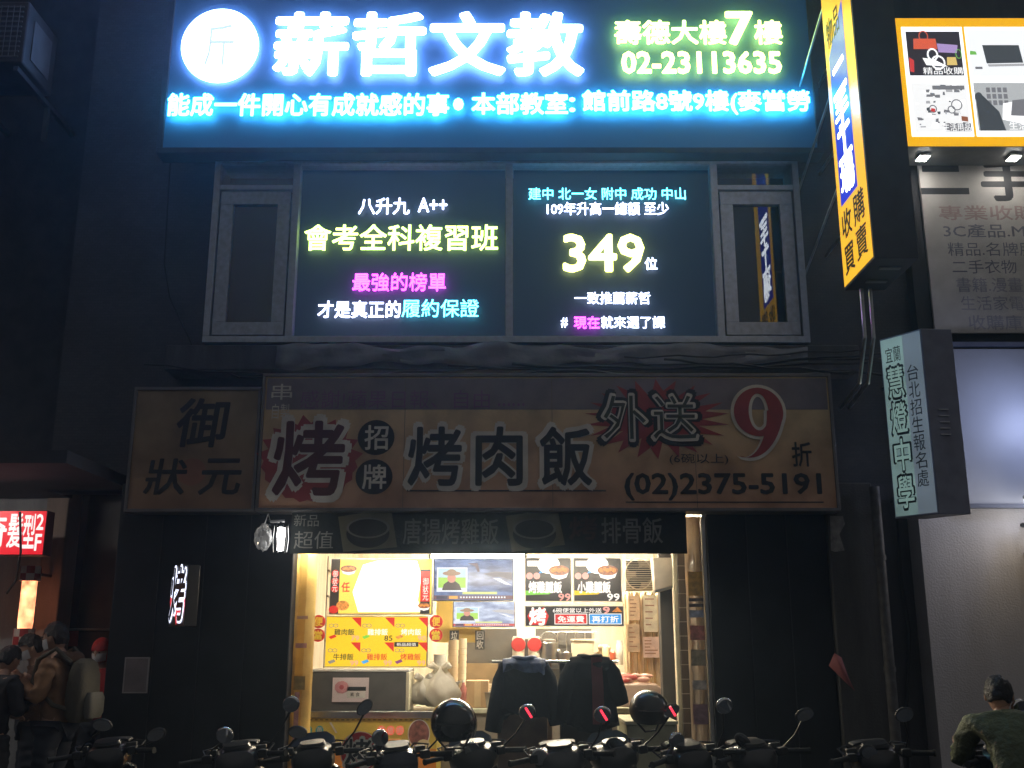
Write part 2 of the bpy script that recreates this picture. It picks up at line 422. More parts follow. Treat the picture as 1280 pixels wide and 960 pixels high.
# ================================================================== BIG LED SIGN
def glow(name, col, s): return E(name, col, s, (0.2, 0.2, 0.2))
LEDW = glow('led_white_blue', (0.32, 0.46, 1.0), 17.0)
LEDC = glow('led_cyan', (0.07, 0.58, 1.0), 20.0)
LEDY = glow('led_yellow', (0.75, 1.0, 0.18), 9.0)
LEDM = glow('led_magenta', (1.0, 0.055, 0.95), 11.0)
LEDV = glow('led_violet_white', (0.72, 0.72, 1.0), 10.0)
LEDT = glow('led_teal', (0.12, 0.8, 1.0), 11.0)
LEDG = glow('led_gold', (1.0, 0.92, 0.2), 10.0)
YS = 8.85
fp = Front(YS, 90)
sg = thing('led_sign', 'large blue LED signboard with glowing white and yellow Chinese lettering above the windows', 'sign')
scr = E('led_board_bloom', (0.008, 0.15, 0.52), 0.085, (0.07, 0.17, 0.28), 0.5)  # faint blue emission in the dark board imitates bloom round the letters
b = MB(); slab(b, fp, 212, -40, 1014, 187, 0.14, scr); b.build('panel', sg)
b = MB(); frame(b, fp, 205, -47, 1021, 193, 7, M('led_frame', (0.05, 0.055, 0.07), 0.5, 0.3), -0.18, 0.03); b.build('frame', sg, bevel=0.004)
b = MB(); put(b, fp, '薪哲文教', 345, 22, 727, 98, LEDW, 0.03, 0.03, 0.02); b.pieces('lettering', sg, 0.03)
b = MB()
put(b, fp, '壽德大樓', 769, 31, 908, 60, LEDY, 0.03, 0.022, 0.02); put(b, fp, '7', 910, 21, 941, 60, LEDY, 0.03, 0.03, 0.02); put(b, fp, '樓', 944, 31, 978, 60, LEDY, 0.03, 0.022, 0.02)
put(b, fp, '02-23113635', 777, 70, 974, 96, LEDY, 0.03, 0.03, 0.02)
b.pieces('lettering', sg, 0.03)
b = MB()
put(b, fp, '能成一件開心有成就感的事', 217, 122, 562, 149, LEDC, 0.03, 0.034, 0.02)
put(b, fp, '·', 569, 129, 579, 141, LEDC, 0.03, 0.02, 0.02)
put(b, fp, '本部教室', 591, 121, 708, 147, LEDC, 0.03, 0.034, 0.02); put(b, fp, ':', 711, 127, 717, 144, LEDC, 0.03, 0.02, 0.02)
put(b, fp, '館前路8號9樓(麥當勞', 727, 118, 1006, 147, LEDC, 0.03, 0.034, 0.02)
b.pieces('lettering', sg, 0.03)
b = MB()
disc_pts = [fp.pt(274 + 48 * math.cos(2 * math.pi * k / 48), 60 + 45 * math.sin(2 * math.pi * k / 48), 0.05) for k in range(48)]
b.prism(disc_pts[::-1], (0, 0.03, 0), LEDW)
o = b.build('emblem', sg)
b = MB(); put(b, fp, '斤', 256, 34, 292, 86, E('led_pale', (0.74, 0.92, 1.0), 1.0), 0.052, 0.0); b.build('emblem_mark', o)
# ================================================================== OFFICE WINDOWS WITH TWO LED SCREENS
YG = 9.02
fw = Front(YG, 315)
wn = thing('office_window', 'wide aluminium office window with side casements under the blue LED sign', 'window')
gl = glass_mat('window_glass')
b = MB()
L, T, Rr, B = 262, 198, 1004, 429
frame(b, fw, L, T, Rr, B, 8, alum, -0.30, 0.03)
for px in (362, 632, 892):
    b.prism([fw.pt(px, B - 8, 0.02), fw.pt(px + 9, B - 8, 0.02), fw.pt(px + 9, T + 8, 0.02), fw.pt(px, T + 8, 0.02)], (0, 0.10, 0), alum)
for l, r in ((270, 362), (901, 996)):
    b.prism([fw.pt(l, 238, 0.018), fw.pt(r, 238, 0.018), fw.pt(r, 232, 0.018), fw.pt(l, 232, 0.018)], (0, 0.08, 0), alum)
b.build('window_frame', wn, bevel=0.004)
for l, r in ((270, 362), (901, 996)):
    b = MB(); frame(b, fw, l + 2, 240, r - 2, B - 10, 16, M('sash_aluminium', (0.42, 0.48, 0.58), 0.45, 0.1, scale=20), -0.05, 0.012)
    o = b.build('sash', wn, bevel=0.004)
    b = MB(); rect(b, fw, l + 16, 254, r - 16, B - 24, gl, -0.02); b.build('pane', o)
    b = MB(); rect(b, fw, l, T + 8, r, 232, gl, -0.02); b.build('pane', wn)
b = MB(); rect(b, fw, 371, T + 8, 632, B - 8, gl, -0.02); b.build('pane', wn)
b = MB(); rect(b, fw, 641, T + 8, 892, B - 8, gl, -0.02); b.build('pane', wn)
b = MB(); b.box(PX(264, 315, YG), PX(1002, 315, YG), YG + 0.30, YW - 0.003, PZ(427, YG), PZ(200, YG), M('dark_blind', (0.035, 0.04, 0.05), 0.7)); b.build('backing', wn)
YD = YG + 0.12
fd = Front(YD, 315)
sc_face = E('led_screen_face', (0.02, 0.36, 0.85), 0.028, (0.02, 0.035, 0.05), 0.6)
for l, r, lab in ((372, 631, 'dark LED screen behind the office glass advertising a revision class in yellow and magenta'), (642, 891, 'dark LED screen behind the office glass showing the large yellow number 349')):
    s1 = thing('led_screen', lab, 'screen')
    b = MB(); slab(b, fd, l, 206, r, 422, 0.08, sc_face); b.build('screen_panel', s1)
    b = MB()
    o_, e_ = 0.016, 0.012
    if l < 500:
        put(b, fd, '八升九', 447, 250, 511, 270, LEDV, 0.02, o_, e_); put(b, fd, 'A++', 522, 250, 558, 267, LEDV, 0.02, o_, e_)
        put(b, fd, '會考全科複習班', 381, 283, 622, 315, LEDY, 0.02, 0.014, e_)
        put(b, fd, '最強的榜單', 443, 343, 558, 365, LEDM, 0.02, 0.0, e_)
        put(b, fd, '才是真正的', 402, 378, 503, 399, LEDV, 0.02, o_, e_); put(b, fd, '履約保證', 505, 376, 599, 398, LEDT, 0.02, 0.004, e_)
    else:
        put(b, fd, '建中 北一女 附中 成功 中山', 661, 237, 859, 252, LEDT, 0.02, 0.004, e_)
        put(b, fd, '109年升高一總額 至少', 684, 255, 837, 271, LEDV, 0.02, 0.01, e_)
        put(b, fd, '349', 705, 296, 803, 341, LEDG, 0.02, 0.025, e_); put(b, fd, '位', 805, 324, 820, 339, LEDV, 0.02, o_, e_)
        put(b, fd, '一致推薦薪哲', 717, 367, 810, 382, LEDV, 0.02, 0.008, e_)
        put(b, fd, '#', 700, 399, 708, 411, LEDV, 0.02, 0.01, e_)
        put(b, fd, '現在', 716, 397, 747, 412, LEDM, 0.02, 0.0, e_); put(b, fd, '就來選了課', 749, 397, 827, 412, LEDV, 0.02, 0.008, e_)
    b.pieces('lettering', s1)
# ================================================================== SHOP FASCIA SIGNS
YA = 8.70
fa = Front(YA, 553)
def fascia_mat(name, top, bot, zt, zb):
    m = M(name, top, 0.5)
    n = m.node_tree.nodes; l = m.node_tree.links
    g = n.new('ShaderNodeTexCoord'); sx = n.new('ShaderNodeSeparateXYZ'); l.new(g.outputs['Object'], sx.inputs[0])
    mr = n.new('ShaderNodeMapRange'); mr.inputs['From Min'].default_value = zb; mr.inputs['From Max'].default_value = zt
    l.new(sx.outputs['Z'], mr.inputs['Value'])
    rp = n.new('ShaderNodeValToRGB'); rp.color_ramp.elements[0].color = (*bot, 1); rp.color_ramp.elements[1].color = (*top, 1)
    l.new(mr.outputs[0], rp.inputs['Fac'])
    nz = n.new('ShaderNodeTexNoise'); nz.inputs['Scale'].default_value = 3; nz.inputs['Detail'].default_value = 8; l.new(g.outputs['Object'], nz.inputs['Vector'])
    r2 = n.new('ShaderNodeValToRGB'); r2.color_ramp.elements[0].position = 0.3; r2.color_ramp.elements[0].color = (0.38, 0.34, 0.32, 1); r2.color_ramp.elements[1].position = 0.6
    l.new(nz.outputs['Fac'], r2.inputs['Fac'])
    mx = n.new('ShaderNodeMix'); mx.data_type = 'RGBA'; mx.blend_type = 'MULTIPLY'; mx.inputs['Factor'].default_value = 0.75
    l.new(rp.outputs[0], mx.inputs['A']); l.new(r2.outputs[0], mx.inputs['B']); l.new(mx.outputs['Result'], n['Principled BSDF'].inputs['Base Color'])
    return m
ink = M('sign_ink_black', (0.02, 0.02, 0.022), 0.5)
pale = M('sign_pale_outline', (0.74, 0.71, 0.64), 0.5)
red = M('sign_red', (0.36, 0.055, 0.055), 0.5)
purple = M('sign_purple', (0.22, 0.10, 0.22), 0.5)
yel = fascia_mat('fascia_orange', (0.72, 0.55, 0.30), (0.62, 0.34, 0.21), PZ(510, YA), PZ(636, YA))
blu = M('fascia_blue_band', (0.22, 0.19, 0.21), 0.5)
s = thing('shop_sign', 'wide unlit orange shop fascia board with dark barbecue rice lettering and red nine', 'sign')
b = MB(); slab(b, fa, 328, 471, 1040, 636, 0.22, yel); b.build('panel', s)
b = MB(); frame(b, fa, 324, 467, 1044, 639, 4, M('fascia_frame', (0.16, 0.15, 0.15), 0.4, 0.6), -0.23, 0.012); b.build('frame', s, bevel=0.003)
b = MB()
rect(b, fa, 330, 473, 1038, 512, blu, 0.002)
for px in (505, 690, 868): rect(b, fa, px, 474, px + 0.7, 635, M('seam_line', (0.2, 0.15, 0.11), 0.6), 0.0026)  # thin dark seam lines across the fascia board
flame = []
for k in range(40):
    q = 2 * math.pi * k / 40; rr = 1.0 + (0.16 if k % 2 else -0.06) * (1 if 180 < k * 9 < 360 else 0.3)
    flame.append((388 + 58 * rr * math.cos(q), 576 + 50 * rr * math.sin(q)))
shape(b, fa, flame, red, 0.004)
burst = []
for k in range(44):
    q = 2 * math.pi * k / 44; rr = 1.0 if k % 2 else (0.62 + 0.1 * math.sin(k * 1.7))
    burst.append((822 + 92 * rr * math.cos(q), 524 + 50 * rr * math.sin(q)))
shape(b, fa, burst, red, 0.004)
for cx, cy in ((470, 547), (469, 596)): disc(b, fa, cx, cy, 23, 22, ink, 0.004)
rect(b, fa, 510, 612.5, 756, 614.5, ink, 0.004); rect(b, fa, 780, 627, 1024, 628.5, ink, 0.004)
b.pieces('artwork', s)
b = MB()
put(b, fa, '感謝!蘋果日報、自由', 373, 488, 612, 511, purple, 0.006, 0.0); put(b, fa, '......', 622, 504, 656, 508, purple, 0.006)
put(b, fa, '串', 336, 480, 362, 500, pale, 0.006, 0.0); put(b, fa, '自製', 338, 505, 360, 524, pale, 0.006)
def outl(txt, l, t, r, bt, inner, outer, w1=0.03, w2=0.0, g=4):
    put(b, fa, txt, l - g, t - g, r + g, bt + g, outer, 0.008, w1); put(b, fa, txt, l, t, r, bt, inner, 0.011, w2)
outl('烤', 345, 528, 430, 618, M('sign_dark_red', (0.10, 0.015, 0.018), 0.5), pale, 0.05, 0.02, 5)
for ch, l, r in (('烤', 512, 576), ('肉', 596, 652), ('飯', 676, 738)): outl(ch, l, 535, r, 606, ink, pale, 0.05, 0.022, 4)
put(b, fa, '招', 456, 532, 485, 562, pale, 0.007, 0.015); put(b, fa, '牌', 455, 581, 484, 611, pale, 0.007, 0.015)
for ch, l, r in (('外', 753, 810), ('送', 815, 873)):
    put(b, fa, ch, l - 4, 490, r + 4, 555, ink, 0.008, 0.06); put(b, fa, ch, l, 493, r, 551, pale, 0.011, 0.03); put(b, fa, ch, l + 2, 495, r - 2, 549, M('sign_green_ink', (0.05, 0.06, 0.04), 0.5), 0.014, 0.0)
put(b, fa, '(6碗以上)', 836, 567, 909, 581, ink, 0.006, 0.0); put(b, fa, '折', 989, 553, 1013, 583, ink, 0.006, 0.015)
put(b, fa, '(02)2375-5191', 780, 592, 1022, 625, ink, 0.006, 0.025)
def nine(cx, cy, wd, ht, m, d, grow):
    """a fat serif 9: swelling ring and a hooked tail"""
    n = 40; vs = []
    rx, ry = wd / 2 + grow, ht * 0.33 + grow; ix, iy = wd * 0.20 - grow, ht * 0.25 - grow
    oy = cy - ht / 2 + ht * 0.33
    for k in range(n):
        q = 2 * math.pi * k / n
        vs += [fa.pt(cx + rx * math.cos(q), oy + ry * math.sin(q), d), fa.pt(cx + ix * math.cos(q), oy + iy * math.sin(q), d)]
    b.add(vs, [(2 * k, 2 * ((k + 1) % n), 2 * ((k + 1) % n) + 1, 2 * k + 1) for k in range(n)], m)
    vs = []; n = 14
    for i in range(n + 1):
        t = i / n; q = R(0 + 105 * t)
        ox = cx + (wd / 2 + grow) * math.cos(q * 0.98) - wd * 0.28 * t; oy2 = oy + (ht * 0.62 + grow) * math.sin(q)
        w_ = (wd * 0.30 * (1 - t) ** 0.8 + wd * 0.03) + 2 * grow * (0.4 + 0.6 * (1 - t))
        vs += [fa.pt(ox, oy2, d + 0.0006), fa.pt(ox - w_, oy2 - grow * 1.2 * t - (1 - t) * 2, d + 0.0006)]
    b.add(vs, [(2 * i, 2 * i + 2, 2 * i + 3, 2 * i + 1) for i in range(n)], m)
nine(950, 531, 62, 92, pale, 0.008, 4); nine(950, 531, 62, 92, red, 0.012, 0)
b.pieces('lettering', s)
# ---- small square board at the left
fb = Front(8.74, 560)
s = thing('shop_sign', 'square unlit yellow board with three brushed characters left of the long fascia', 'sign')
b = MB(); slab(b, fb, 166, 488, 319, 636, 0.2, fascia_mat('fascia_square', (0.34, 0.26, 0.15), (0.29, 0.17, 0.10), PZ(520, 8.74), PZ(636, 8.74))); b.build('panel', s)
b = MB(); frame(b, fb, 162, 484, 323, 640, 4, M('fascia_frame', (0.1, 0.1, 0.1)), -0.21, 0.012); b.build('frame', s, bevel=0.003)
b = MB(); disc(b, fb, 242, 590, 18, 17, M('faded_red', (0.30, 0.14, 0.09), 0.5), 0.003); b.pieces('artwork', s)
b = MB(); put(b, fb, '御', 217, 499, 278, 558, ink, 0.006, 0.02, shear=0.1); put(b, fb, '狀', 184, 574, 233, 618, ink, 0.006, 0.018, shear=0.1); put(b, fb, '元', 252, 574, 301, 618, ink, 0.006, 0.018, shear=0.1); b.pieces('lettering', s)
# ---- cloth valance
fv = Front(8.82, 665)
s = thing('valance', 'black cloth valance with grey lettering and two tilted bowl photos over the shop', 'valance')
vcl = M('valance_cloth', (0.025, 0.03, 0.028), 0.8, var=0.3, scale=12, bump=0.15)
b = MB(); b.box(PX(364, 665, 8.82), PX(858, 665, 8.82), 8.82, 8.835, PZ(692, 8.82), PZ(635, 8.82), vcl); b.build('cloth', s)
vt = M('valance_print_grey', (0.26, 0.26, 0.24), 0.7); vp = M('valance_photo_tan', (0.22, 0.20, 0.13), 0.7); vd = M('valance_photo_dark', (0.03, 0.025, 0.02), 0.7); vm = M('valance_photo_rim', (0.28, 0.26, 0.21), 0.7)
b = MB()
put(b, fv, '新品', 367, 643, 398, 658, vt, 0.003, 0.0); put(b, fv, '超值', 368, 664, 417, 686, vt, 0.003, 0.0)
put(b, fv, '唐揚烤雞飯', 504, 648, 623, 680, vt, 0.003, 0.01); put(b, fv, '烤', 712, 646, 746, 674, M('valance_print_red', (0.09, 0.05, 0.045), 0.7), 0.003, 0.02); put(b, fv, '排骨飯', 752, 647, 828, 679, vt, 0.003, 0.01)
b.pieces('lettering', s)
for pts, cx, cy in (([(430, 690), (497, 684), (488, 635.5), (422, 646)], 460, 663), ([(640, 690), (706, 681), (697, 636), (632, 645)], 668, 664)):
    b = MB(); shape(b, fv, pts, vp, 0.003)
    disc(b, fv, cx, cy + 4, 27, 18, vd, 0.005); disc(b, fv, cx, cy - 3, 27, 13, vm, 0.007); disc(b, fv, cx, cy - 3, 24, 11, vd, 0.009)
    b.build('bowl_photo', s, smooth=False)
# ================================================================== PROJECTING SIGNS ON THE RIGHT
# yellow blade sign
xs, ys0, ys1, zb_, zt_ = 2.70, 7.28, 8.01, 4.385, 8.5
s = thing('blade_sign', 'tall lit yellow projecting sign with blue band and white lettering', 'sign')
ylit = E('yellow_lightbox', (1.0, 0.52, 0.02), 1.0, (0.6, 0.4, 0.05), 0.3)
b = MB(); b.box(xs, xs + 0.33, ys0, ys1, zb_, zt_, M('sign_case_dark', (0.06, 0.06, 0.065), 0.5)); b.build('case', s, bevel=0.006)
pl = Plane((xs - 0.004, ys1 - 0.02, zb_ + 0.02), (0, -1, 0), (0, 0, 1))
W_, H_ = ys1 - ys0 - 0.04, zt_ - zb_ - 0.04
b = MB(); b.poly([pl.pt(0, 0), pl.pt(W_, 0), pl.pt(W_, H_), pl.pt(0, H_)], ylit); b.build('face', s, smooth=False)
b = MB(); blue = E('sign_blue_lit', (0.02, 0.035, 0.75), 0.9)
shape(b, pl, [(0.09, 0.66), (0.50, 0.66), (0.50, 2.32), (0.09, 2.02)], blue, 0.003); b.build('blue_band', s, smooth=False)
b = MB(); wl = E('sign_white_lit', (0.85, 0.92, 1.0), 6.0); bk = M('sign_black_film', (0.02, 0.015, 0.01), 0.5)
putv(b, pl, '二手工場', 0.14, 1.86, 0.45, 0.70, wl, 0.006, 0.03)
put(b, pl, '收', 0.07, 0.60, 0.30, 0.37, bk, 0.004, 0.015); put(b, pl, '購', 0.36, 0.62, 0.61, 0.37, bk, 0.004, 0.01)
put(b, pl, '買', 0.07, 0.30, 0.30, 0.07, bk, 0.004, 0.015); put(b, pl, '賣', 0.36, 0.33, 0.61, 0.08, bk, 0.004, 0.01)
put(b, pl, '物品', 0.07, 2.36, 0.40, 2.10, bk, 0.004, 0.01)
b.pieces('lettering', s)
b = MB(); wh = M('vent_plate', (0.3, 0.3, 0.28), 0.5)
for y in (7.45, 7.75): b.box(xs + 0.10, xs + 0.26, y, y + 0.05, zb_ - 0.012, zb_ - 0.001, wh)
b.pieces('vent_plate', s)
br = M('bracket_steel', (0.5, 0.52, 0.54), 0.35, 0.9)
for z in (5.2, 6.05, 6.9):
    b = MB(); b.tube([(xs + 0.02, 9.34, z - 0.35), (xs + 0.02, ys1 + 0.002, z + 0.1)], 0.012, br); b.tube([(xs + 0.3, 9.34, z), (xs + 0.3, ys1 + 0.002, z)], 0.016, br); b.build('bracket', s)
b = MB()
for dx in (0.02, 0.09): b.tube([(xs + 0.10 + dx, 7.96, zb_ - 0.002), (xs + 0.11 + dx, 8.0, zb_ - 0.4), (xs + 0.14 + dx, 8.3, zb_ - 0.7), (xs + 0.2 + dx, 9.0, zb_ - 0.75)], 0.016, steel)
b.build('conduit', s)
# lightbox with photos
YX = 8.72
fx = Front(YX, 105)
s = thing('lightbox', 'white lightbox sign with yellow border and four product photos at upper right', 'sign')
xR = PX(1400, 105, YX)
case = M('lightbox_case', (0.2, 0.2, 0.19), 0.5)
b = MB(); b.box(PX(1127, 105, YX), xR, YX + 0.002, YX + 0.40, PZ(183, YX), PZ(22, YX), case); b.build('case', s, bevel=0.006)
yb = E('lightbox_border', (1.0, 0.50, 0.0), 0.95, (0.6, 0.35, 0.03)); wf = E('lightbox_white', (0.95, 0.98, 1.0), 1.6, (0.7, 0.7, 0.7))
b = MB(); rect(b, fx, 1127, 23, 1400, 183, yb, 0.002); b.build('border', s, smooth=False)
b = MB(); rect(b, fx, 1133, 34, 1210, 171, wf, 0.005); rect(b, fx, 1213, 34, 1392, 171, wf, 0.005); b.build('face', s, smooth=False)
def em(n, c, st=0.9): return E('print_' + n, c, st, (0.1, 0.1, 0.1))
dk = em('dark', (0.03, 0.025, 0.035)); orr = em('orange', (0.85, 0.13, 0.06)); lil = em('lilac', (0.5, 0.35, 0.7)); wt = em('white', (1, 1, 1), 1.3); gry = em('grey', (0.22, 0.22, 0.24)); mid = em('midgrey', (0.5, 0.5, 0.52)); rd2 = em('red', (0.75, 0.05, 0.05)); blk2 = em('screen', (0.06, 0.07, 0.08)); gold = em('gold', (0.9, 0.65, 0.2)); grn = em('green', (0.2, 0.6, 0.1))
b = MB()   # handbags
rect(b, fx, 1138, 40, 1206, 95, dk, 0.007)
ring(b, fx, 1160, 46, 6, 7, 1.2, orr, 0.009); shape(b, fx, [(1146, 62), (1147, 49), (1175, 49), (1176, 62)], orr, 0.009)
shape(b, fx, [(1177, 66), (1176, 55), (1202, 57), (1200, 67)], lil, 0.009)
ring(b, fx, 1169, 69, 7, 8, 2, wt, 0.011); ring(b, fx, 1175, 79, 9, 9, 2, wt, 0.012); shape(b, fx, [(1156, 73), (1170, 75), (1187, 84), (1160, 82)], wt, 0.0105)
shape(b, fx, [(1186, 82), (1187, 72), (1198, 72), (1199, 82)], gold, 0.009); ring(b, fx, 1202, 68, 4, 6, 1, grn, 0.009); shape(b, fx, [(1139, 90), (1139, 72), (1145, 76), (1144, 91)], rd2, 0.009)
put(b, fx, '精品收購', 1155, 85, 1205, 94, wt, 0.014, 0.0)
b.build('photo', s, smooth=False)
b = MB()   # laptop on white
rect(b, fx, 1216, 38, 1380, 96, em('palegrey', (0.86, 0.88, 0.9), 1.2), 0.007)
shape(b, fx, [(1236, 80), (1233, 57), (1279, 57), (1282, 79)], blk2, 0.009); shape(b, fx, [(1238, 84), (1237, 81), (1283, 80), (1288, 83)], mid, 0.009)
shape(b, fx, [(1216, 69), (1217, 64), (1224, 65), (1225, 69)], grn, 0.009); rect(b, fx, 1221, 84, 1230, 87, gry, 0.009)
b.build('photo', s, smooth=False)
b = MB()   # appliances
rect(b, fx, 1138, 104, 1207, 166, em('paper', (0.85, 0.85, 0.85), 1.2), 0.007)
rng = random.Random(3)
for k in range(46):
    x = rng.uniform(1140, 1200); y = rng.uniform(106, 160); a, h = rng.uniform(1.5, 8), rng.uniform(1.2, 5)
    shape(b, fx, [(x, y + h), (x + rng.uniform(-1, 1), y), (x + a, y + rng.uniform(-1, 1)), (x + a + rng.uniform(-1, 1), y + h)], rng.choice([gry, gry, mid, blk2, wt]), 0.009 + k * 0.0001)
for cx, cy, r_ in ((1192, 132, 7), (1185, 138, 5), (1162, 137, 5)): ring(b, fx, cx, cy, r_, r_, 1.4, gry, 0.0145)
shape(b, fx, [(1159, 140), (1160, 136), (1165, 137), (1164, 141)], rd2, 0.015); shape(b, fx, [(1196, 152), (1196, 146), (1204, 147), (1204, 153)], em('brown', (0.35, 0.12, 0.06)), 0.015)
rect(b, fx, 1164, 108, 1204, 113, gry, 0.0148); rect(b, fx, 1175, 155, 1207, 165, gry, 0.0149)
put(b, fx, '生活用品', 1172, 155, 1206, 165, wt, 0.0165, 0.0)
b.build('photo', s, smooth=False)
b = MB()   # office chair room
rect(b, fx, 1216, 104, 1380, 164, em('roomgrey', (0.55, 0.57, 0.58)), 0.007)
for k in range(12): rect(b, fx, 1231 + (k % 4) * 7, 110 + (k // 4) * 8, 1236 + (k % 4) * 7, 116 + (k // 4) * 8, gry, 0.009)
shape(b, fx, [(1218, 164), (1217, 122), (1226, 120), (1244, 140), (1250, 164)], blk2, 0.0095); disc(b, fx, 1221, 122, 5, 6, blk2, 0.0098)
shape(b, fx, [(1247, 150), (1250, 130), (1262, 128), (1280, 146), (1282, 158)], wt, 0.010); shape(b, fx, [(1258, 145), (1262, 126), (1282, 124), (1283, 146)], gry, 0.0105)
put(b, fx, '生活家電', 1254, 153, 1300, 163, wt, 0.014, 0.0)
b.build('photo', s, smooth=False)
for px in (1155, 1269):
    b = MB(); p = P3(px, 190, YX + 0.14)
    z = PZ(183, YX)
    b.box(p.x - 0.05, p.x + 0.05, YX + 0.12, YX + 0.24, z - 0.03, z - 0.001, white); o = b.build('downlight', s, bevel=0.004)
    b = MB(); b.box(p.x - 0.045, p.x + 0.045, YX + 0.125, YX + 0.235, z - 0.034, z - 0.031, E('downlight_lit', (1, 0.95, 0.86), 70)); b.build('lens', o)
# banner of the second-hand shop
fn = Front(9.12, 305)
ban = M('banner_vinyl', (0.56, 0.54, 0.52), 0.6, var=0.1, bump=0.08, bscale=6)
s = thing('banner', 'grey white second-hand shop banner with faded lettering under the lightbox', 'banner')
b = MB(); slab(b, fn, 1158, 190, 1480, 416, 0.03, ban); b.build('sheet', s)
bt_ = M('banner_black', (0.035, 0.035, 0.038), 0.6); bb = M('banner_blue_grey', (0.22, 0.22, 0.27), 0.6); br_ = M('banner_faded_red', (0.42, 0.31, 0.30), 0.6); bf = M('banner_faded_blue', (0.36, 0.36, 0.42), 0.6)
b = MB()
rect(b, fn, 1162, 207, 1209, 215, bt_, 0.002); rect(b, fn, 1158, 235, 1219, 243, bt_, 0.002)
put(b, fn, '手', 1237, 200, 1302, 250, bt_, 0.002, 0.03)
put(b, fn, '專業收購', 1178, 257, 1302, 275, br_, 0.002, 0.01)
put(b, fn, '3C產品.MP3', 1181, 280, 1308, 297, bb, 0.002, 0.006); put(b, fn, '精品.名牌服飾', 1184, 303, 1314, 320, bb, 0.002, 0.0)
put(b, fn, '二手衣物', 1187, 325, 1267, 342, bb, 0.002, 0.0); put(b, fn, '書籍.漫畫.雜誌', 1190, 347, 1316, 365, bf, 0.002, 0.006); put(b, fn, '生活家電用品', 1193, 370, 1310, 388, bf, 0.002, 0.0); put(b, fn, '收購庫存', 1200, 394, 1288, 412, bf, 0.002, 0.006)
b.pieces('lettering', s)
# blue-white plain board
fq = Front(9.0, 530)
s = thing('blank_signboard', 'plain blue white signboard below the second-hand banner', 'sign')
b = MB(); slab(b, fq, 1196, 436, 1480, 631, 0.05, M('board_white', (0.50, 0.53, 0.62), 0.45, var=0.08, scale=2)); b.build('panel', s, bevel=0.004)
b = MB(); frame(b, fq, 1192, 428, 1484, 635, 5, M('board_frame', (0.14, 0.16, 0.24), 0.5), -0.06, 0.02); b.build('frame', s)
# school sign, seen at an angle
A, Bc, Cc, Dc = (3.06, 8.32), (3.285, 8.0), (3.54, 8.02), (3.31, 8.34)
z0, z1 = 2.57, 4.06
s = thing('blade_sign', 'teal lit projecting school sign with black outlined vertical lettering', 'sign')
b = MB(); b.prism([(*p, z0) for p in (A, Bc, Cc, Dc)], (0, 0, z1 - z0), M('school_case', (0.26, 0.27, 0.36), 0.5)); b.build('case', s, bevel=0.005)
u = Vector((Bc[0] - A[0], Bc[1] - A[1], 0)); wS = u.length; u.normalize()
pl = Plane(Vector((A[0], A[1], z0)), u, (0, 0, 1)); pl.o = pl.pt(0, 0, 0.004)
def lit_grad(name, c0, c1, s0, s1, w):
    m = E(name, c0, s0, (0.4, 0.45, 0.45))
    return m
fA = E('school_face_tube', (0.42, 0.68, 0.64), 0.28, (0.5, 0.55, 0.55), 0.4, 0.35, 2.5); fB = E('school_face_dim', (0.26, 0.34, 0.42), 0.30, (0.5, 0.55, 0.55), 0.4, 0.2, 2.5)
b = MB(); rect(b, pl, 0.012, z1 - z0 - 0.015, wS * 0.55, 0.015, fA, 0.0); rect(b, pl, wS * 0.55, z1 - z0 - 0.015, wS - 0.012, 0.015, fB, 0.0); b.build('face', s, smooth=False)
b = MB(); inks = M('school_ink', (0.02, 0.03, 0.035), 0.5)
put(b, pl, '宜蘭', 0.05, 1.40, 0.19, 1.27, inks, 0.002, 0.0)
for i, ch in enumerate('慧燈中學'):
    t = 1.24 - i * 0.30
    put(b, pl, ch, 0.045, t, 0.205, t - 0.275, inks, 0.002, 0.045); put(b, pl, ch, 0.055, t - 0.012, 0.195, t - 0.263, E('school_letter_fill', (0.48, 0.76, 0.70), 0.33), 0.004, 0.012)
putv(b, pl, '台北招生報名處', 0.235, 1.22, 0.335, 0.22, inks, 0.002, 0.0)
b.pieces('lettering', s)
b = MB()
for k in range(5): b.prism([(3.36, 7.998 + 0.006, 3.19 + k * 0.05), (3.44, 8.003 + 0.006, 3.19 + k * 0.05), (3.44, 8.003 + 0.006, 3.197 + k * 0.05), (3.36, 7.998 + 0.006, 3.197 + k * 0.05)], (0, -0.012, 0), M('vent_bright', (0.7, 0.7, 0.75), 0.4))
b.build('vent_slots', s)
b = MB(); b.tube([(3.3, 8.33, 3.8), (3.3, 9.0, 3.8)], 0.02, blackm); b.tube([(3.3, 8.33, 2.8), (3.3, 9.0, 2.8)], 0.02, blackm); b.build('bracket', s)
# warm shop lamp of the next shop, just inside the right edge
s = thing('shop_light_panel', 'cream lit projecting lightbox of the next shop at the right edge', 'light panel')
xz = PX(1275, 680, 8.8) + 0.10
b = MB(); b.box(xz, xz + 0.14, 8.3, 8.85, 2.50, 2.80, E('next_shop_cream', (1.0, 0.96, 0.93), 4.0)); b.box(xz, xz + 0.14, 8.3, 8.85, 2.25, 2.47, E('next_shop_amber', (1.0, 0.74, 0.42), 1.6)); b.build('lit_box', s, bevel=0.006)
b = MB(); b.box(xz + 0.004, xz + 0.136, 8.304, 8.846, 2.471, 2.499, white); b.box(xz - 0.004, xz + 0.144, 8.296, 8.854, 2.803, 2.83, white); b.build('frame', s)
b = MB(); b.tube([(xz + 0.06, 8.85, 2.6), (xz + 0.06, 9.05, 2.6)], 0.02, blackm); b.tube([(xz + 0.06, 8.85, 2.35), (xz + 0.06, 9.05, 2.35)], 0.02, blackm); b.build('bracket', s)
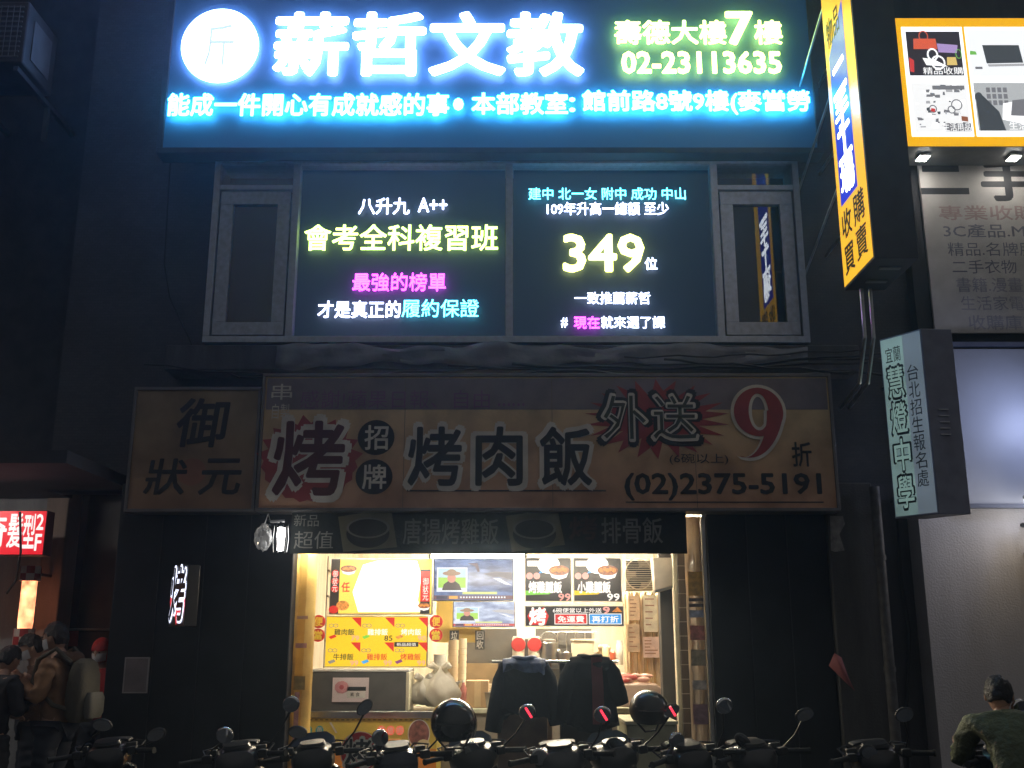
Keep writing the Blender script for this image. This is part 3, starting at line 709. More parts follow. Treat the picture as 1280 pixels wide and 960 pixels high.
# cool flood lamp over the blank board, its arm fixed to the wall just beyond the frame
s = thing('flood_lamp', 'cool white flood lamp on a bent arm over the blank signboard', 'lamp')
xf_ = PX(1345, 520, 8.5); zf = PZ(505, 8.5)
b = MB(); b.tube([(xf_, 9.2, zf + 0.25), (xf_, 8.7, zf + 0.3), (xf_, 8.45, zf + 0.1)], 0.015, blackm); b.build('arm', s)
hd = Matrix.Translation((xf_, 8.42, zf)) @ Euler((0, R(-14), R(-40))).to_matrix().to_4x4()
b = MB(); b.box(-0.05, 0.0, -0.12, 0.12, -0.09, 0.09, M('lamp_housing', (0.2, 0.2, 0.2), 0.5)); b.xf(hd); b.build('housing', s, bevel=0.006)
b = MB(); b.poly([(-0.052, -0.11, -0.08), (-0.052, -0.11, 0.08), (-0.052, 0.11, 0.08), (-0.052, 0.11, -0.08)], E('flood_lens', (0.58, 0.66, 1.0), 40)); b.xf(hd); b.build('lens', s, smooth=False)
# ================================================================== AIR CONDITIONER, CABLES, PIPE
s = thing('air_conditioner', 'grimy air conditioner unit high on the wall at upper left', 'air conditioner')
acm = M('ac_case', (0.08, 0.08, 0.085), 0.6, var=0.25)
xa = PX(30, 60, 8.3); za = PZ(78, 8.3)
b = MB(); b.box(xa - 0.85, xa, 8.3, 8.9, za, za + 0.62, acm); b.build('case', s, bevel=0.015)
b = MB()
for k in range(11): b.box(xa - 0.8, xa - 0.04, 8.285, 8.298, za + 0.05 + k * 0.05, za + 0.062 + k * 0.05, M('ac_grille', (0.22, 0.22, 0.22), 0.5))
for k in range(14): b.box(xa - 0.8 + k * 0.056, xa - 0.794 + k * 0.056, 8.279, 8.2845, za + 0.05, za + 0.565, M('ac_grille', (0.22, 0.22, 0.22), 0.5))
b.build('grille', s)
b = MB()
for x in (xa - 0.75, xa - 0.1):
    b.box(x, x + 0.04, 8.35, 9.6, za - 0.05, za - 0.002, acm); b.box(x, x + 0.04, 9.0, 9.04, za - 0.4, za - 0.052, acm)
b.build('bracket', s)
b = MB(); b.box(xa + 0.002, xa + 0.012, 8.42, 8.78, za + 0.1, za + 0.5, M('ac_side', (0.18, 0.18, 0.19), 0.5)); b.build('side_panel', s, bevel=0.003)
def sag(p, q, d, n=14): return [Vector(p).lerp(Vector(q), i / n) + Vector((0, 0, -d * math.sin(math.pi * i / n))) for i in range(n + 1)]
cabs = [((420, 462), (1105, 447), 0.03), ((560, 458), (1110, 440), 0.08), ((640, 456), (1112, 450), 0.05), ((780, 446), (1095, 436), 0.02), ((300, 470), (700, 464), 0.05), ((690, 462), (1060, 466), 0.05), ((180, 455), (560, 462), 0.08), ((830, 450), (1130, 470), 0.0)]
for i, (p, q, d) in enumerate(cabs):
    Y = 8.93 - 0.02 * i
    b = MB(); pts = sag(P3(*p, Y), P3(*q, Y), d); pts = [pt + Vector((0, 0, 0.012 * math.sin(k * 1.7 + i))) for k, pt in enumerate(pts)]
    b.tube(pts, 0.008 + 0.004 * (i % 3), cable, 6)
    tag(b.build('overhead_cable'), 'black cable sagging across the front above the fascia boards', 'cable', 'cables above the shop fascia')
b = MB(); b.tube([P3(212, 0, 9.3), P3(214, 180, 9.3), P3(205, 330, 9.28), P3(212, 372, 9.28), P3(250, 452, 9.2), P3(300, 472, 9.0)], 0.008, cable, 6)
tag(b.build('wall_cable'), 'thin cable running down the dark wall left of the windows', 'cable')
b = MB(); xp = PX(1106, 800, 8.82); b.tube([(xp + 0.02, 8.82, 0.12), (xp + 0.02, 8.82, 2.9)], 0.042, galv, 14)
for z in (0.5, 1.4, 2.3): b.tube([(xp + 0.02, 8.82, z - 0.02), (xp + 0.02, 8.82, z + 0.02)], 0.05, galv, 14)
tag(b.build('drain_pipe'), 'grey vertical drain pipe at the edge of the concrete pillar', 'pipe')
b = MB(); b.tube([P3(1122, 650, 9.2), P3(1126, 720, 9.26), P3(1137, 790, 9.27), P3(1134, 865, 9.27), P3(1136, 960, 9.27)], 0.014, cable, 6)
tag(b.build('wall_cable'), 'black cable hanging down the dark recess right of the drain pipe', 'cable')
# flag and torn posters on the pillar
b = MB(); p = [P3(1036, 832, 8.78), P3(1043, 816, 8.76), P3(1052, 822, 8.8), P3(1060, 845, 8.74), P3(1069, 864, 8.72), P3(1056, 852, 8.8)]
b.poly(p, M('pink_cloth', (0.42, 0.14, 0.15), 0.7)); o = b.build('pennant'); o.modifiers.new('t', 'SOLIDIFY').thickness = 0.004
tag(o, 'small pink pennant hanging on the concrete pillar', 'flag')
b = MB(); f8 = Front(8.9, 680)
shape(b, f8, [(1038, 688), (1040, 645), (1056, 645), (1058, 655), (1050, 668), (1055, 688), (1043, 690)], M('torn_poster', (0.30, 0.29, 0.28), 0.8, var=0.4, scale=20), 0.004)
tag(b.build('torn_poster', smooth=False), 'torn pale poster remains at the top of the concrete pillar', 'poster')
f9 = Front(8.95, 845)
s = thing('wall_notice', 'small framed grey notice on the dark wall left of the shop', 'notice')
b = MB(); slab(b, Front(8.935, 845), 156, 823, 184, 865, 0.014, M('notice_paper', (0.17, 0.145, 0.155), 0.6)); b.build('sheet', s)
b = MB(); frame(b, Front(8.935, 845), 154.5, 821.5, 185.5, 866.5, 1.6, M('notice_frame', (0.3, 0.29, 0.3), 0.5), -0.015, 0.004); b.build('frame', s)
# lit character sign on the dark wall
s = thing('neon_sign', 'small lit blade sign with white outlined grill character and red flame on dark wall', 'sign')
c0 = P3(223, 745, 8.55)
u = Vector((math.cos(R(-52)), math.sin(R(-52)), 0))
pl = Plane(Vector((c0.x, c0.y, c0.z)) - u * 0.17 - Vector((0, 0, 0.24)), u, (0, 0, 1))
n_ = pl.n
b = MB(); b.prism([pl.pt(0, 0), pl.pt(0.34, 0), pl.pt(0.34, 0.48), pl.pt(0, 0.48)], -n_ * 0.10, black); b.build('case', s, bevel=0.005)
b = MB()
shape(b, pl, [(0.02, 0.30), (0.0, 0.20), (0.05, 0.08), (0.13, 0.09), (0.17, 0.01), (0.22, 0.08), (0.30, 0.06), (0.33, 0.16), (0.31, 0.30), (0.2, 0.2), (0.1, 0.22)], E('flame_red', (0.9, 0.05, 0.06), 0.9), 0.003)
put(b, pl, '烤', 0.02, 0.465, 0.32, 0.05, E('neon_white', (0.75, 0.8, 1.0), 2.0), 0.006, 0.06); put(b, pl, '烤', 0.02, 0.465, 0.32, 0.05, black, 0.010, 0.018)
b.pieces('lettering', s)
b = MB(); q0 = pl.pt(0.02, 0.55, -0.05); q1 = pl.pt(0.02, -0.05, -0.05)
b.tube([pl.pt(0.04, 0.38, -0.05), Vector((pl.pt(0.04, 0.38).x - 0.05, 8.96, pl.pt(0, 0.38).z))], 0.012, blackm); b.build('bracket', s)
# lamp beside the valance
s = thing('wall_lamp', 'bright white tube lamp in a wire cage beside the valance', 'lamp')
pL = P3(351, 675, 8.6)
b = MB(); b.lathe([(0.004, 0.105), (0.03, 0.10), (0.034, 0.05), (0.027, -0.03), (0.027, -0.085), (0.005, -0.09)], pL, E('lamp_tube_white', (1, 0.99, 0.96), 12), 14); b.build('bulb', s)
b = MB(); b.tube([P3(338, 652, 8.6), P3(356, 651, 8.6)], 0.012, M('lamp_arm', (0.4, 0.4, 0.4), 0.4, 0.8)); b.tube([P3(351, 651, 8.6), (pL.x, pL.y, pL.z + 0.1)], 0.01, blackm)
b.tube([P3(338, 652, 8.6), P3(336, 650, 8.95)], 0.012, blackm); b.build('arm', s)
b = MB(); cg = M('cage_wire', (0.55, 0.55, 0.55), 0.35, 0.9)
for k in range(6):
    q = k * math.pi / 3
    b.tube([(pL.x + 0.055 * math.cos(q), pL.y + 0.055 * math.sin(q), pL.z + 0.12), (pL.x + 0.065 * math.cos(q), pL.y + 0.065 * math.sin(q), pL.z), (pL.x + 0.055 * math.cos(q), pL.y + 0.055 * math.sin(q), pL.z - 0.1)], 0.0025, cg, 5)
b.build('cage', s)
s = thing('plastic_bag', 'small crumpled clear plastic bag hanging beside the white tube lamp', 'bag')
pb = P3(329, 672, 8.62)
b = MB(); rg = random.Random(5)
b.ball(pb, (0.07, 0.05, 0.11), M('clear_plastic', (0.75, 0.75, 0.75), 0.12, alpha=0.35), 18, 12, fn=lambda p: p * (1 + rg.uniform(-0.22, 0.12))); b.build('bag_body', s, smooth=False)
b = MB(); b.tube([(pb.x, pb.y, pb.z + 0.09), (pb.x + 0.03, 8.62, pb.z + 0.2), P3(338, 652, 8.6)], 0.004, white, 5); b.build('tie', s)
# ================================================================== FAR LEFT: RED SIGN AND BARBER LAMP
fr_ = Front(8.9, 665)
s = thing('lightbox', 'red lit hair salon sign with white lettering at left edge', 'sign')
b = MB(); slab(b, fr_, -120, 638, 57, 694, 0.15, M('red_sign_case', (0.1, 0.02, 0.02), 0.5)); b.build('case', s, bevel=0.004)
b = MB(); rect(b, fr_, -119, 639, 56, 693, E('red_sign_face', (0.80, 0.010, 0.025), 0.95, (0.4, 0.02, 0.02)), 0.003); b.build('face', s, smooth=False)
b = MB(); wl2 = E('red_sign_white', (1, 0.93, 0.9), 1.1)
put(b, fr_, '奇', -22, 644, 8, 684, wl2, 0.006, 0.02); put(b, fr_, '髮', 10, 642, 28, 684, wl2, 0.006, 0.015); put(b, fr_, '型', 29, 643, 44, 685, wl2, 0.006, 0.015); put(b, fr_, '2', 45, 643, 53.5, 662, wl2, 0.006, 0.02); put(b, fr_, 'F', 45.5, 668, 53, 688, wl2, 0.006, 0.02)
b.pieces('lettering', s)
b = MB(); b.tube([P3(25, 640, 8.84), P3(26, 690, 8.84), P3(20, 725, 8.85), P3(8, 742, 8.86)], 0.01, cable, 6); b.build('cable', s)
s = thing('barber_lamp', 'lit barber pole lamp with red and white chequered caps on pink pillar', 'lamp')
pB = P3(34, 757, 9.5); zt = PZ(708, 9.5); zb = PZ(806, 9.5)
b = MB(); b.lathe([(0.06, zb + 0.14), (0.065, zb + 0.2), (0.065, zt - 0.14), (0.06, zt - 0.08)], (pB.x, 9.5, 0), E('barber_glow', (1.0, 0.36, 0.16), 2.6, (0.5, 0.2, 0.1), 0.3, 0.75, 7), 20); b.build('tube', s)
def checks(z0, z1, r):
    b = MB(); a1 = M('check_red', (0.40, 0.03, 0.03), 0.5); a2 = M('check_white', (0.70, 0.55, 0.48), 0.5)
    n = 8
    for i in range(2):
        for k in range(n):
            q0, q1 = 2 * math.pi * k / n, 2 * math.pi * (k + 1) / n; za_, zb2 = z0 + (z1 - z0) * i / 2, z0 + (z1 - z0) * (i + 1) / 2
            for (qa, qb) in ((q0, (q0 + q1) / 2), ((q0 + q1) / 2, q1)):
                b.poly([(pB.x + r * math.cos(qa), 9.5 + r * math.sin(qa), za_), (pB.x + r * math.cos(qb), 9.5 + r * math.sin(qb), za_), (pB.x + r * math.cos(qb), 9.5 + r * math.sin(qb), zb2), (pB.x + r * math.cos(qa), 9.5 + r * math.sin(qa), zb2)], a1 if (i + k) % 2 else a2)
    b.poly([(pB.x + r * math.cos(q * math.pi / 8), 9.5 + r * math.sin(q * math.pi / 8), z1) for q in range(16)], a2); b.poly([(pB.x + r * math.cos(-q * math.pi / 8), 9.5 + r * math.sin(-q * math.pi / 8), z0) for q in range(16)], a2)
    b.build('cap', s, smooth=False)
checks(zb, zb + 0.14, 0.09); checks(zt - 0.13, zt, 0.09)
b = MB(); b.tube([(pB.x, 9.58, zt - 0.06), (pB.x + 0.02, 9.99, zt - 0.06)], 0.015, blackm); b.tube([(pB.x, 9.58, zb + 0.06), (pB.x + 0.02, 9.99, zb + 0.06)], 0.015, blackm); b.build('bracket', s)
b = MB(); slab(b, Front(10.3, 800), 86, 786, 97, 808, 0.01, M('red_paper', (0.35, 0.03, 0.035), 0.7)); tag(b.build('red_notice', smooth=False), 'small red paper notice on the dark doorway behind the man', 'notice')
# ================================================================== SHOP INTERIOR
def tube_lamp(x0, x1, y, z, st, lab, warm=(1.0, 0.86, 0.64)):
    s = thing('tube_lamp', lab, 'lamp', 'fluorescent tube lamps')
    b = MB(); b.tube([(x0, y, z), (x1, y, z)], 0.016, E('tube_light_%d_%d' % (st, int(warm[2] * 100)), warm, st), 10); b.build('tube', s)
    b = MB(); b.box(x0 - 0.03, x1 + 0.03, y - 0.035, y + 0.035, z + 0.025, z + 0.07, white)
    for x in (x0 - 0.028, x1 + 0.003): b.box(x, x + 0.024, y - 0.02, y + 0.02, z - 0.02, z + 0.0245, white)
    b.build('housing', s, bevel=0.004)
ztl = PZ(695.0, 8.98); zth = PZ(687, 8.98)
tube_lamp(PX(369, 695, 8.98), PX(520, 695, 8.98), 8.98, zth, 110, 'lit fluorescent tube over the yellow menu behind the valance')
tube_lamp(PX(540, 695, 8.98), PX(655, 695, 8.98), 8.98, ztl, 110, 'lit fluorescent tube over the television behind the valance')
tube_lamp(PX(672, 695, 8.98), PX(800, 695, 8.98), 8.98, zth, 110, 'lit fluorescent tube over the black menu boards behind the valance')
tube_lamp(-0.9, 0.5, 11.2, 2.86, 820, 'lit fluorescent tube on the kitchen ceiling at the back')
tube_lamp(-5.7, -4.6, 8.05, 2.86, 75, 'lit fluorescent tube added out of view under the left canopy to light the people', (1.0, 0.93, 0.85))  # unseen tube added to light the people at the left
tube_lamp(0.2, 1.4, 10.3, 2.87, 820, 'lit fluorescent tube on the ceiling above the clothes')
def em2(n, c, st=1.0): return E('menu_' + n, c, st, tuple(q * 0.3 for q in c), 0.3)
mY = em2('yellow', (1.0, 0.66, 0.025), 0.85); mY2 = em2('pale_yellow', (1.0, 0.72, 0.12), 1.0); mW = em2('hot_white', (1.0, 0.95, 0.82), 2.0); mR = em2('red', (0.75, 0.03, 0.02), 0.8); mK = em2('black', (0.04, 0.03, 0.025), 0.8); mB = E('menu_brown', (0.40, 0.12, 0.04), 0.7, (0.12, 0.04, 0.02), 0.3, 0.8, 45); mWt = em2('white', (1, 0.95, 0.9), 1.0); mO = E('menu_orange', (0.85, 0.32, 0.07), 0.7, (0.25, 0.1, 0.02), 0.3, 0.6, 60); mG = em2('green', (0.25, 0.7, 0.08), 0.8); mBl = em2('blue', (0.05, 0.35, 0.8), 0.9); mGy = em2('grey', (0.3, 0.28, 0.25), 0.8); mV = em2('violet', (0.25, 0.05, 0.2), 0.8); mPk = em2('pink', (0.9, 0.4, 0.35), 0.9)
YM = 9.9
fm = Front(YM, 765)
def bowl(b, pl, cx, cy, rx, ry, d):
    shape(b, pl, [(cx - rx, cy), (cx - rx * 0.7, cy + ry), (cx, cy + ry * 1.3), (cx + rx * 0.7, cy + ry), (cx + rx, cy)], mWt, d); disc(b, pl, cx, cy, rx, ry * 0.7, mB, d + 0.002)
    for k in range(5): disc(b, pl, cx - rx * 0.6 + rx * 0.3 * k, cy - ry * 0.15 * (k % 2), rx * 0.22, ry * 0.3, mO, d + 0.003 + k * 0.0003, 10)
s = thing('menu_lightbox', 'overexposed white and yellow menu lightbox with red roundels beside a bowl', 'menu')
b = MB(); slab(b, fm, 411, 698, 540, 768, 0.1, steel); b.build('case', s, bevel=0.003)
b = MB(); rect(b, fm, 412, 699, 539, 767, mY2, 0.003); shape(b, fm, [(448, 765), (440, 740), (452, 706), (470, 701), (520, 701), (526, 720), (522, 750), (527, 765)], mW, 0.005); b.build('face', s, smooth=False)  # hot white patch paints overexposed glare into the lightbox face
b = MB(); rect(b, fm, 412, 699, 423, 767, mK, 0.005)
rect(b, fm, 525, 712, 537, 767, mK, 0.0065)
rect(b, fm, 525, 714, 537, 752, mR, 0.008)
for k in range(3): disc(b, fm, 417.5, 717 + 9.5 * k, 4.6, 4.6, mR, 0.007)
disc(b, fm, 417, 762, 6, 5, mR, 0.007); bowl(b, fm, 434, 711, 10, 6, 0.007); bowl(b, fm, 530, 757, 8, 5, 0.010); disc(b, fm, 428, 757, 8, 6, mO, 0.007)
b.pieces('artwork', s)
b = MB(); putv(b, fm, '御狀元', 414.5, 713, 420.5, 740, mWt, 0.012); putv(b, fm, '御狀元', 528, 722, 535, 751, mWt, 0.012); put(b, fm, '任', 426, 728, 436, 740, mR, 0.012, 0.02); b.pieces('lettering', s)
s = thing('menu_board', 'yellow menu board with six priced dishes above the grey hood', 'menu')
b = MB(); slab(b, fm, 408.5, 770, 535, 834, 0.08, steel); b.build('case', s, bevel=0.003)
b = MB(); rect(b, fm, 409, 771, 534, 833, mY, 0.003); b.build('face', s, smooth=False)
art = MB(); b = MB()
for i, (nm, pr, cc, fc) in enumerate((('雞肉飯', '79', mR, mK), ('雞排飯', '85', mG, mWt), ('烤肉飯', '90', mO, mWt), ('牛排飯', '99', mGy, mK), ('雞排飯', '99', mBl, mR), ('烤雞飯', '99', mV, mR))):
    cx = 411 + (i % 3) * 41.5; cy = 772 + (i // 3) * 31
    shape(art, fm, [(cx + 29, cy), (cx + 41, cy), (cx + 41, cy + 12)], mR, 0.005); shape(art, fm, [(cx + 1, cy + 24), (cx + 9, cy + 21), (cx + 11, cy + 24), (cx + 4, cy + 27)], cc, 0.005)
    ring(art, fm, cx + 4, cy + 10, 3.2, 2.4, 0.7, mGy, 0.005, 14); ring(art, fm, cx + 9.5, cy + 10, 3.2, 2.4, 0.7, mGy, 0.005, 14)
    put(b, fm, nm, cx + 8, cy + 14, cx + 33, cy + 22, fc, 0.006, 0.01); put(b, fm, pr, cx + 29, cy + 22.5, cx + 39, cy + 29, mPk if i not in (1,) else mK, 0.006, 0.01)
rect(art, fm, 494, 802.5, 524, 808.5, mK, 0.006); put(b, fm, '新品超值', 497, 803.5, 521, 807.5, mWt, 0.009)
art.pieces('artwork', s); b.pieces('lettering', s)
for cx, side in ((398, 'left of'), (545, 'right of')):
    for cy, ch, od in ((777, '便', 'upper'), (794, '當', 'lower')):
        f_ = Front(YM - 0.03 if cx < 500 else YM + 0.0, 785)
        s = thing('round_sign', '%s red roundel with a yellow character %s the yellow menu board' % (od, side), 'sign')
        b = MB(); pts = [f_.pt(cx + 8.3 * math.cos(2 * math.pi * k / 28), cy + 8.3 * math.sin(2 * math.pi * k / 28)) for k in range(28)]
        b.prism(pts[::-1], (0, 0.02, 0), M('roundel_red', (0.62, 0.03, 0.02), 0.4)); b.build('disc', s)
        b = MB(); put(b, f_, ch, cx - 5, cy - 5.5, cx + 5, cy + 5.5, M('roundel_yellow', (0.9, 0.65, 0.06), 0.4), 0.003, 0.03); b.pieces('lettering', s)
# televisions
def tv(l, t, r, bt, Y, lab, dim):
    f_ = Front(Y, (t + bt) / 2); k_ = 1.1 if dim else 0.72
    s = thing('television', lab, 'television')
    b = MB(); slab(b, f_, l - 1, t - 1, r + 1, bt + 1, 0.07, M('tv_case', (0.05, 0.05, 0.06), 0.4)); b.build('case', s, bevel=0.004)
    w_, h_ = r - l, bt - t
    sea = E('tv_sea_%d' % dim, (0.30, 0.42, 0.85) if not dim else (0.62, 0.70, 0.9), k_, (0.02, 0.02, 0.02), 0.2)
    n = sea.node_tree.nodes; lk = sea.node_tree.links
    tc = n.new('ShaderNodeTexCoord'); mp = n.new('ShaderNodeMapping'); mp.inputs['Scale'].default_value = (5, 1, 16); lk.new(tc.outputs['Object'], mp.inputs[0])
    nz = n.new('ShaderNodeTexNoise'); nz.inputs['Scale'].default_value = 1.2; nz.inputs['Detail'].default_value = 6; lk.new(mp.outputs[0], nz.inputs['Vector'])
    rp = n.new('ShaderNodeValToRGB'); rp.color_ramp.elements[0].position = 0.35; rp.color_ramp.elements[1].position = 0.68
    rp.color_ramp.elements[0].color = (0.10, 0.14, 0.32, 1) if not dim else (0.3, 0.34, 0.5, 1); rp.color_ramp.elements[1].color = (0.36, 0.50, 0.9, 1) if not dim else (0.8, 0.86, 1, 1)
    lk.new(nz.outputs['Fac'], rp.inputs[0]); lk.new(rp.outputs[0], n['Principled BSDF'].inputs['Emission Color'])
    b = MB(); rect(b, f_, l, t, r, bt, sea, 0.002); b.build('screen', s, smooth=False)
    X = lambda q: l + w_ * q
    Y_ = lambda q: t + h_ * q
    b = MB()
    rect(b, f_, X(0.03), Y_(0.2), X(0.42), Y_(0.8), E('tv_white', (0.9, 0.95, 1), 1.0), 0.004); rect(b, f_, X(0.05), Y_(0.23), X(0.40), Y_(0.52), E('tv_paleblue', (0.6, 0.8, 0.9), 1.0), 0.005); rect(b, f_, X(0.05), Y_(0.45), X(0.40), Y_(0.7), E('tv_grass', (0.45, 0.8, 0.1) if not dim else (0.9, 0.9, 0.5), 1.0), 0.006)
    dkc = E('tv_dark', (0.05, 0.03, 0.04), 0.8); skin = E('tv_skin', (0.85, 0.35, 0.25), 0.9); straw = E('tv_straw', (0.55, 0.33, 0.2), 0.8)
    shape(b, f_, [(X(0.10), Y_(0.76)), (X(0.12), Y_(0.62)), (X(0.18), Y_(0.53)), (X(0.26), Y_(0.53)), (X(0.32), Y_(0.62)), (X(0.35), Y_(0.76))], dkc, 0.008)
    disc(b, f_, X(0.22), Y_(0.47), w_ * 0.055, h_ * 0.11, skin, 0.010); disc(b, f_, X(0.22), Y_(0.35), w_ * 0.115, h_ * 0.055, straw, 0.012); disc(b, f_, X(0.22), Y_(0.32), w_ * 0.06, h_ * 0.07, straw, 0.013)
    shape(b, f_, [(X(0.62), Y_(0.36)), (X(0.78), Y_(0.30)), (X(0.99), Y_(0.33)), (X(0.99), Y_(0.52)), (X(0.85), Y_(0.44)), (X(0.7), Y_(0.42))], E('tv_rock_%d' % dim, (0.25, 0.24, 0.3) if not dim else (0.5, 0.48, 0.5), k_), 0.004)
    shape(b, f_, [(X(0.74), Y_(0.46)), (X(0.84), Y_(0.48)), (X(0.99), Y_(0.64)), (X(0.9), Y_(0.62))], E('tv_foam', (0.85, 0.88, 0.95), 1.0), 0.006)
    if not dim: shape(b, f_, [(X(0.42), Y_(0.10)), (X(0.55), Y_(0.10)), (X(0.58), Y_(0.30)), (X(0.55), Y_(0.32)), (X(0.52), Y_(0.18))], E('tv_arm', (0.18, 0.13, 0.17), 0.8), 0.005)
    rect(b, f_, X(0.36), Y_(0.80), X(0.80), Y_(0.86), E('tv_caption', (0.75, 0.8, 0.25), 1.0), 0.004)
    rect(b, f_, l, Y_(0.89), r, Y_(0.985), E('tv_ticker_%d' % dim, (0.22, 0.08, 0.10) if not dim else (0.8, 0.06, 0.05), 0.9), 0.004); rect(b, f_, X(0.03), Y_(0.90), X(0.17), Y_(0.975), E('tv_navy', (0.03, 0.03, 0.1), 0.8), 0.006); rect(b, f_, X(0.19), Y_(0.90), X(0.30), Y_(0.97), E('tv_orange', (1, 0.5, 0.1), 1.0), 0.006)
    for k in range(16): rect(b, f_, X(0.33 + 0.037 * k), Y_(0.915), X(0.33 + 0.037 * k + 0.022), Y_(0.955), E('tv_white', (0.9, 0.95, 1), 1.0), 0.006)
    b.build('broadcast', s, smooth=False)
tv(543, 699, 641, 750, 10.5, 'larger upper television showing a man in a straw hat and the sea', 0)
tv(567, 752.5, 643, 783, 10.75, 'smaller lower television showing the same straw hat broadcast', 1)
# black menu boards
fk = Front(10.1, 740)
for l, r, nm, accent, lab in ((656, 714.5, '烤雞腿飯', mG, 'black menu board with green stripe showing a rice bowl'), (717, 777.5, '小雞腿飯', mY, 'black menu board with yellow stripe showing a rice bowl')):
    s = thing('menu_board', lab, 'menu')
    b = MB(); slab(b, fk, l, 697, r, 752, 0.05, M('menu_case', (0.6, 0.58, 0.55), 0.4)); b.build('case', s)
    b = MB(); rect(b, fk, l + 1, 698, r - 1, 751, mK, 0.003); b.build('face', s, smooth=False)
    b = MB(); bowl(b, fk, l + 43, 713, 13, 9, 0.006); disc(b, fk, l + 30, 706, 14, 11, mW, 0.0045); shape(b, fk, [(l + 1, 744), (l + 1, 738), (l + 18, 740), (l + 38, 738), (l + 30, 743)], accent, 0.006)
    for k in range(2): disc(b, fk, l + 6 + 9 * k, 720, 4.2, 4.2, mPk, 0.006)
    rect(b, fk, l + 3, 701, l + 22, 708, mWt, 0.006); shape(b, fk, [(l + 17, 717), (l + 20, 713), (l + 23, 716)], mBl, 0.006)
    b.pieces('artwork', s)
    b = MB(); put(b, fk, nm, l + 5, 727, l + 46, 741, mWt, 0.012, 0.04); put(b, fk, '99', l + 42, 742, l + 57, 751, mPk if accent is mG else mWt, 0.012, 0.02); b.pieces('lettering', s)
s = thing('menu_board', 'low black delivery board with red and blue panels under the menu boards', 'menu')
fk2 = Front(10.08, 770)
b = MB(); slab(b, fk2, 656, 757, 780, 783, 0.05, M('menu_case', (0.6, 0.58, 0.55))); b.build('case', s)
b = MB(); rect(b, fk2, 657, 758, 779, 782, mK, 0.003); b.build('face', s, smooth=False)
b = MB(); shape(b, fk2, [(664, 781), (659, 770), (666, 760), (672, 764), (680, 759), (686, 770), (682, 781)], mR, 0.005)
rect(b, fk2, 693, 767, 734, 780.5, mWt, 0.005); rect(b, fk2, 694, 768, 733, 779.5, mR, 0.006); rect(b, fk2, 736, 767, 777, 780.5, mWt, 0.005); rect(b, fk2, 737, 768, 776, 779.5, mBl, 0.006)
shape(b, fk2, [(765, 765), (772, 758.5), (778, 765)], mO, 0.005); b.pieces('artwork', s)
b = MB(); put(b, fk2, '烤', 662, 760, 682, 781, mWt, 0.008, 0.04); put(b, fk2, '6碗便當以上外送', 691, 760, 752, 766, mWt, 0.008, 0.01); put(b, fk2, '9', 754, 758.5, 762, 767, mPk, 0.008, 0.03)
put(b, fk2, '免運費', 697, 770, 730, 778, mWt, 0.009, 0.02); put(b, fk2, '再打折', 740, 770, 773, 778, mWt, 0.009, 0.02); b.pieces('lettering', s)
# condenser fan and steel hood at the right
ff = Front(10.3, 718)
s = thing('wall_fan', 'square wall fan with wire grille beside the black menus', 'fan')
b = MB(); slab(b, ff, 782, 699, 816, 738, 0.18, M('fan_case', (0.30, 0.26, 0.20), 0.5)); b.build('case', s, bevel=0.005)
b = MB()
for cx, cy, r_ in ((791, 707, 8), (805, 718, 10), (793, 729, 8)): disc(b, ff, cx, cy, r_, r_, black, 0.004)
b.build('fan_opening', s, smooth=False)
b = MB()
for k in range(14): b.tube([ff.pt(783, 701 + k * 2.7, 0.02), ff.pt(815, 701 + k * 2.7, 0.02)], 0.0035, M('grille_wire', (0.7, 0.65, 0.55), 0.3, 0.9), 5)
pts = [ff.pt(798 + 17 * math.cos(q * math.pi / 12), 718 + 19 * math.sin(q * math.pi / 12), 0.03) for q in range(25)]; b.tube(pts, 0.006, M('grille_wire', (0.7, 0.65, 0.55)), 6)
b.build('grille', s)
s = thing('extractor_hood', 'shiny steel extractor hood in the shop corner right of the fan', 'hood')
b = MB(); fh = Front(9.42, 715)
b.prism([fh.pt(818, 738), fh.pt(846, 731), fh.pt(848, 697), fh.pt(816, 697)], (0, 0.15, 0), M('hood_steel', (0.85, 0.76, 0.64), 0.38, 0.6, bump=0.3, bscale=9)); b.build('canopy', s, bevel=0.006)
b = MB(); b.prism([fh.pt(818, 741, 0.004), fh.pt(846, 734, 0.004), fh.pt(846, 731, 0.004), fh.pt(818, 738, 0.004)], (0, 0.15, 0), steel); b.build('rim', s)
# crinkled plastic curtain
def curtain(l, t, r, bt, Y, m, name, lab, folds=9, amp=0.035, cat='curtain', extra=None):
    nu, nv = 60, 16; vs = []
    fc = Front(Y, (t + bt) / 2); rg = random.Random(int(l))
    ph = [rg.uniform(0, 6) for _ in range(4)]
    for i in range(nu + 1):
        u_ = i / nu
        for j in range(nv + 1):
            v_ = j / nv; p = fc.pt(l + (r - l) * u_, t + (bt - t) * v_)
            d = amp * (math.sin(u_ * folds * 6.28 + ph[0] + 0.8 * v_) + 0.5 * math.sin(u_ * folds * 2.3 * 6.28 + ph[1] - 1.5 * v_) + 0.35 * math.sin(v_ * 9 + u_ * 7 + ph[2]))
            vs.append((p.x, p.y + d, p.z))
    b = MB(); b.add(vs, [(i * (nv + 1) + j, (i + 1) * (nv + 1) + j, (i + 1) * (nv + 1) + j + 1, i * (nv + 1) + j + 1) for i in range(nu) for j in range(nv)], m)
    o = b.build(name); o.modifiers.new('t', 'SOLIDIFY').thickness = 0.003
    return tag(o, lab, cat)
crm = film('amber_plastic', (0.80, 0.62, 0.40), 0.5, 16, 0.35, 6, 0.35)
curtain(781, 740, 828, 900, 10.25, crm, 'plastic_curtain', 'creased amber plastic curtain at the right side of the shop', 5, 0.03)
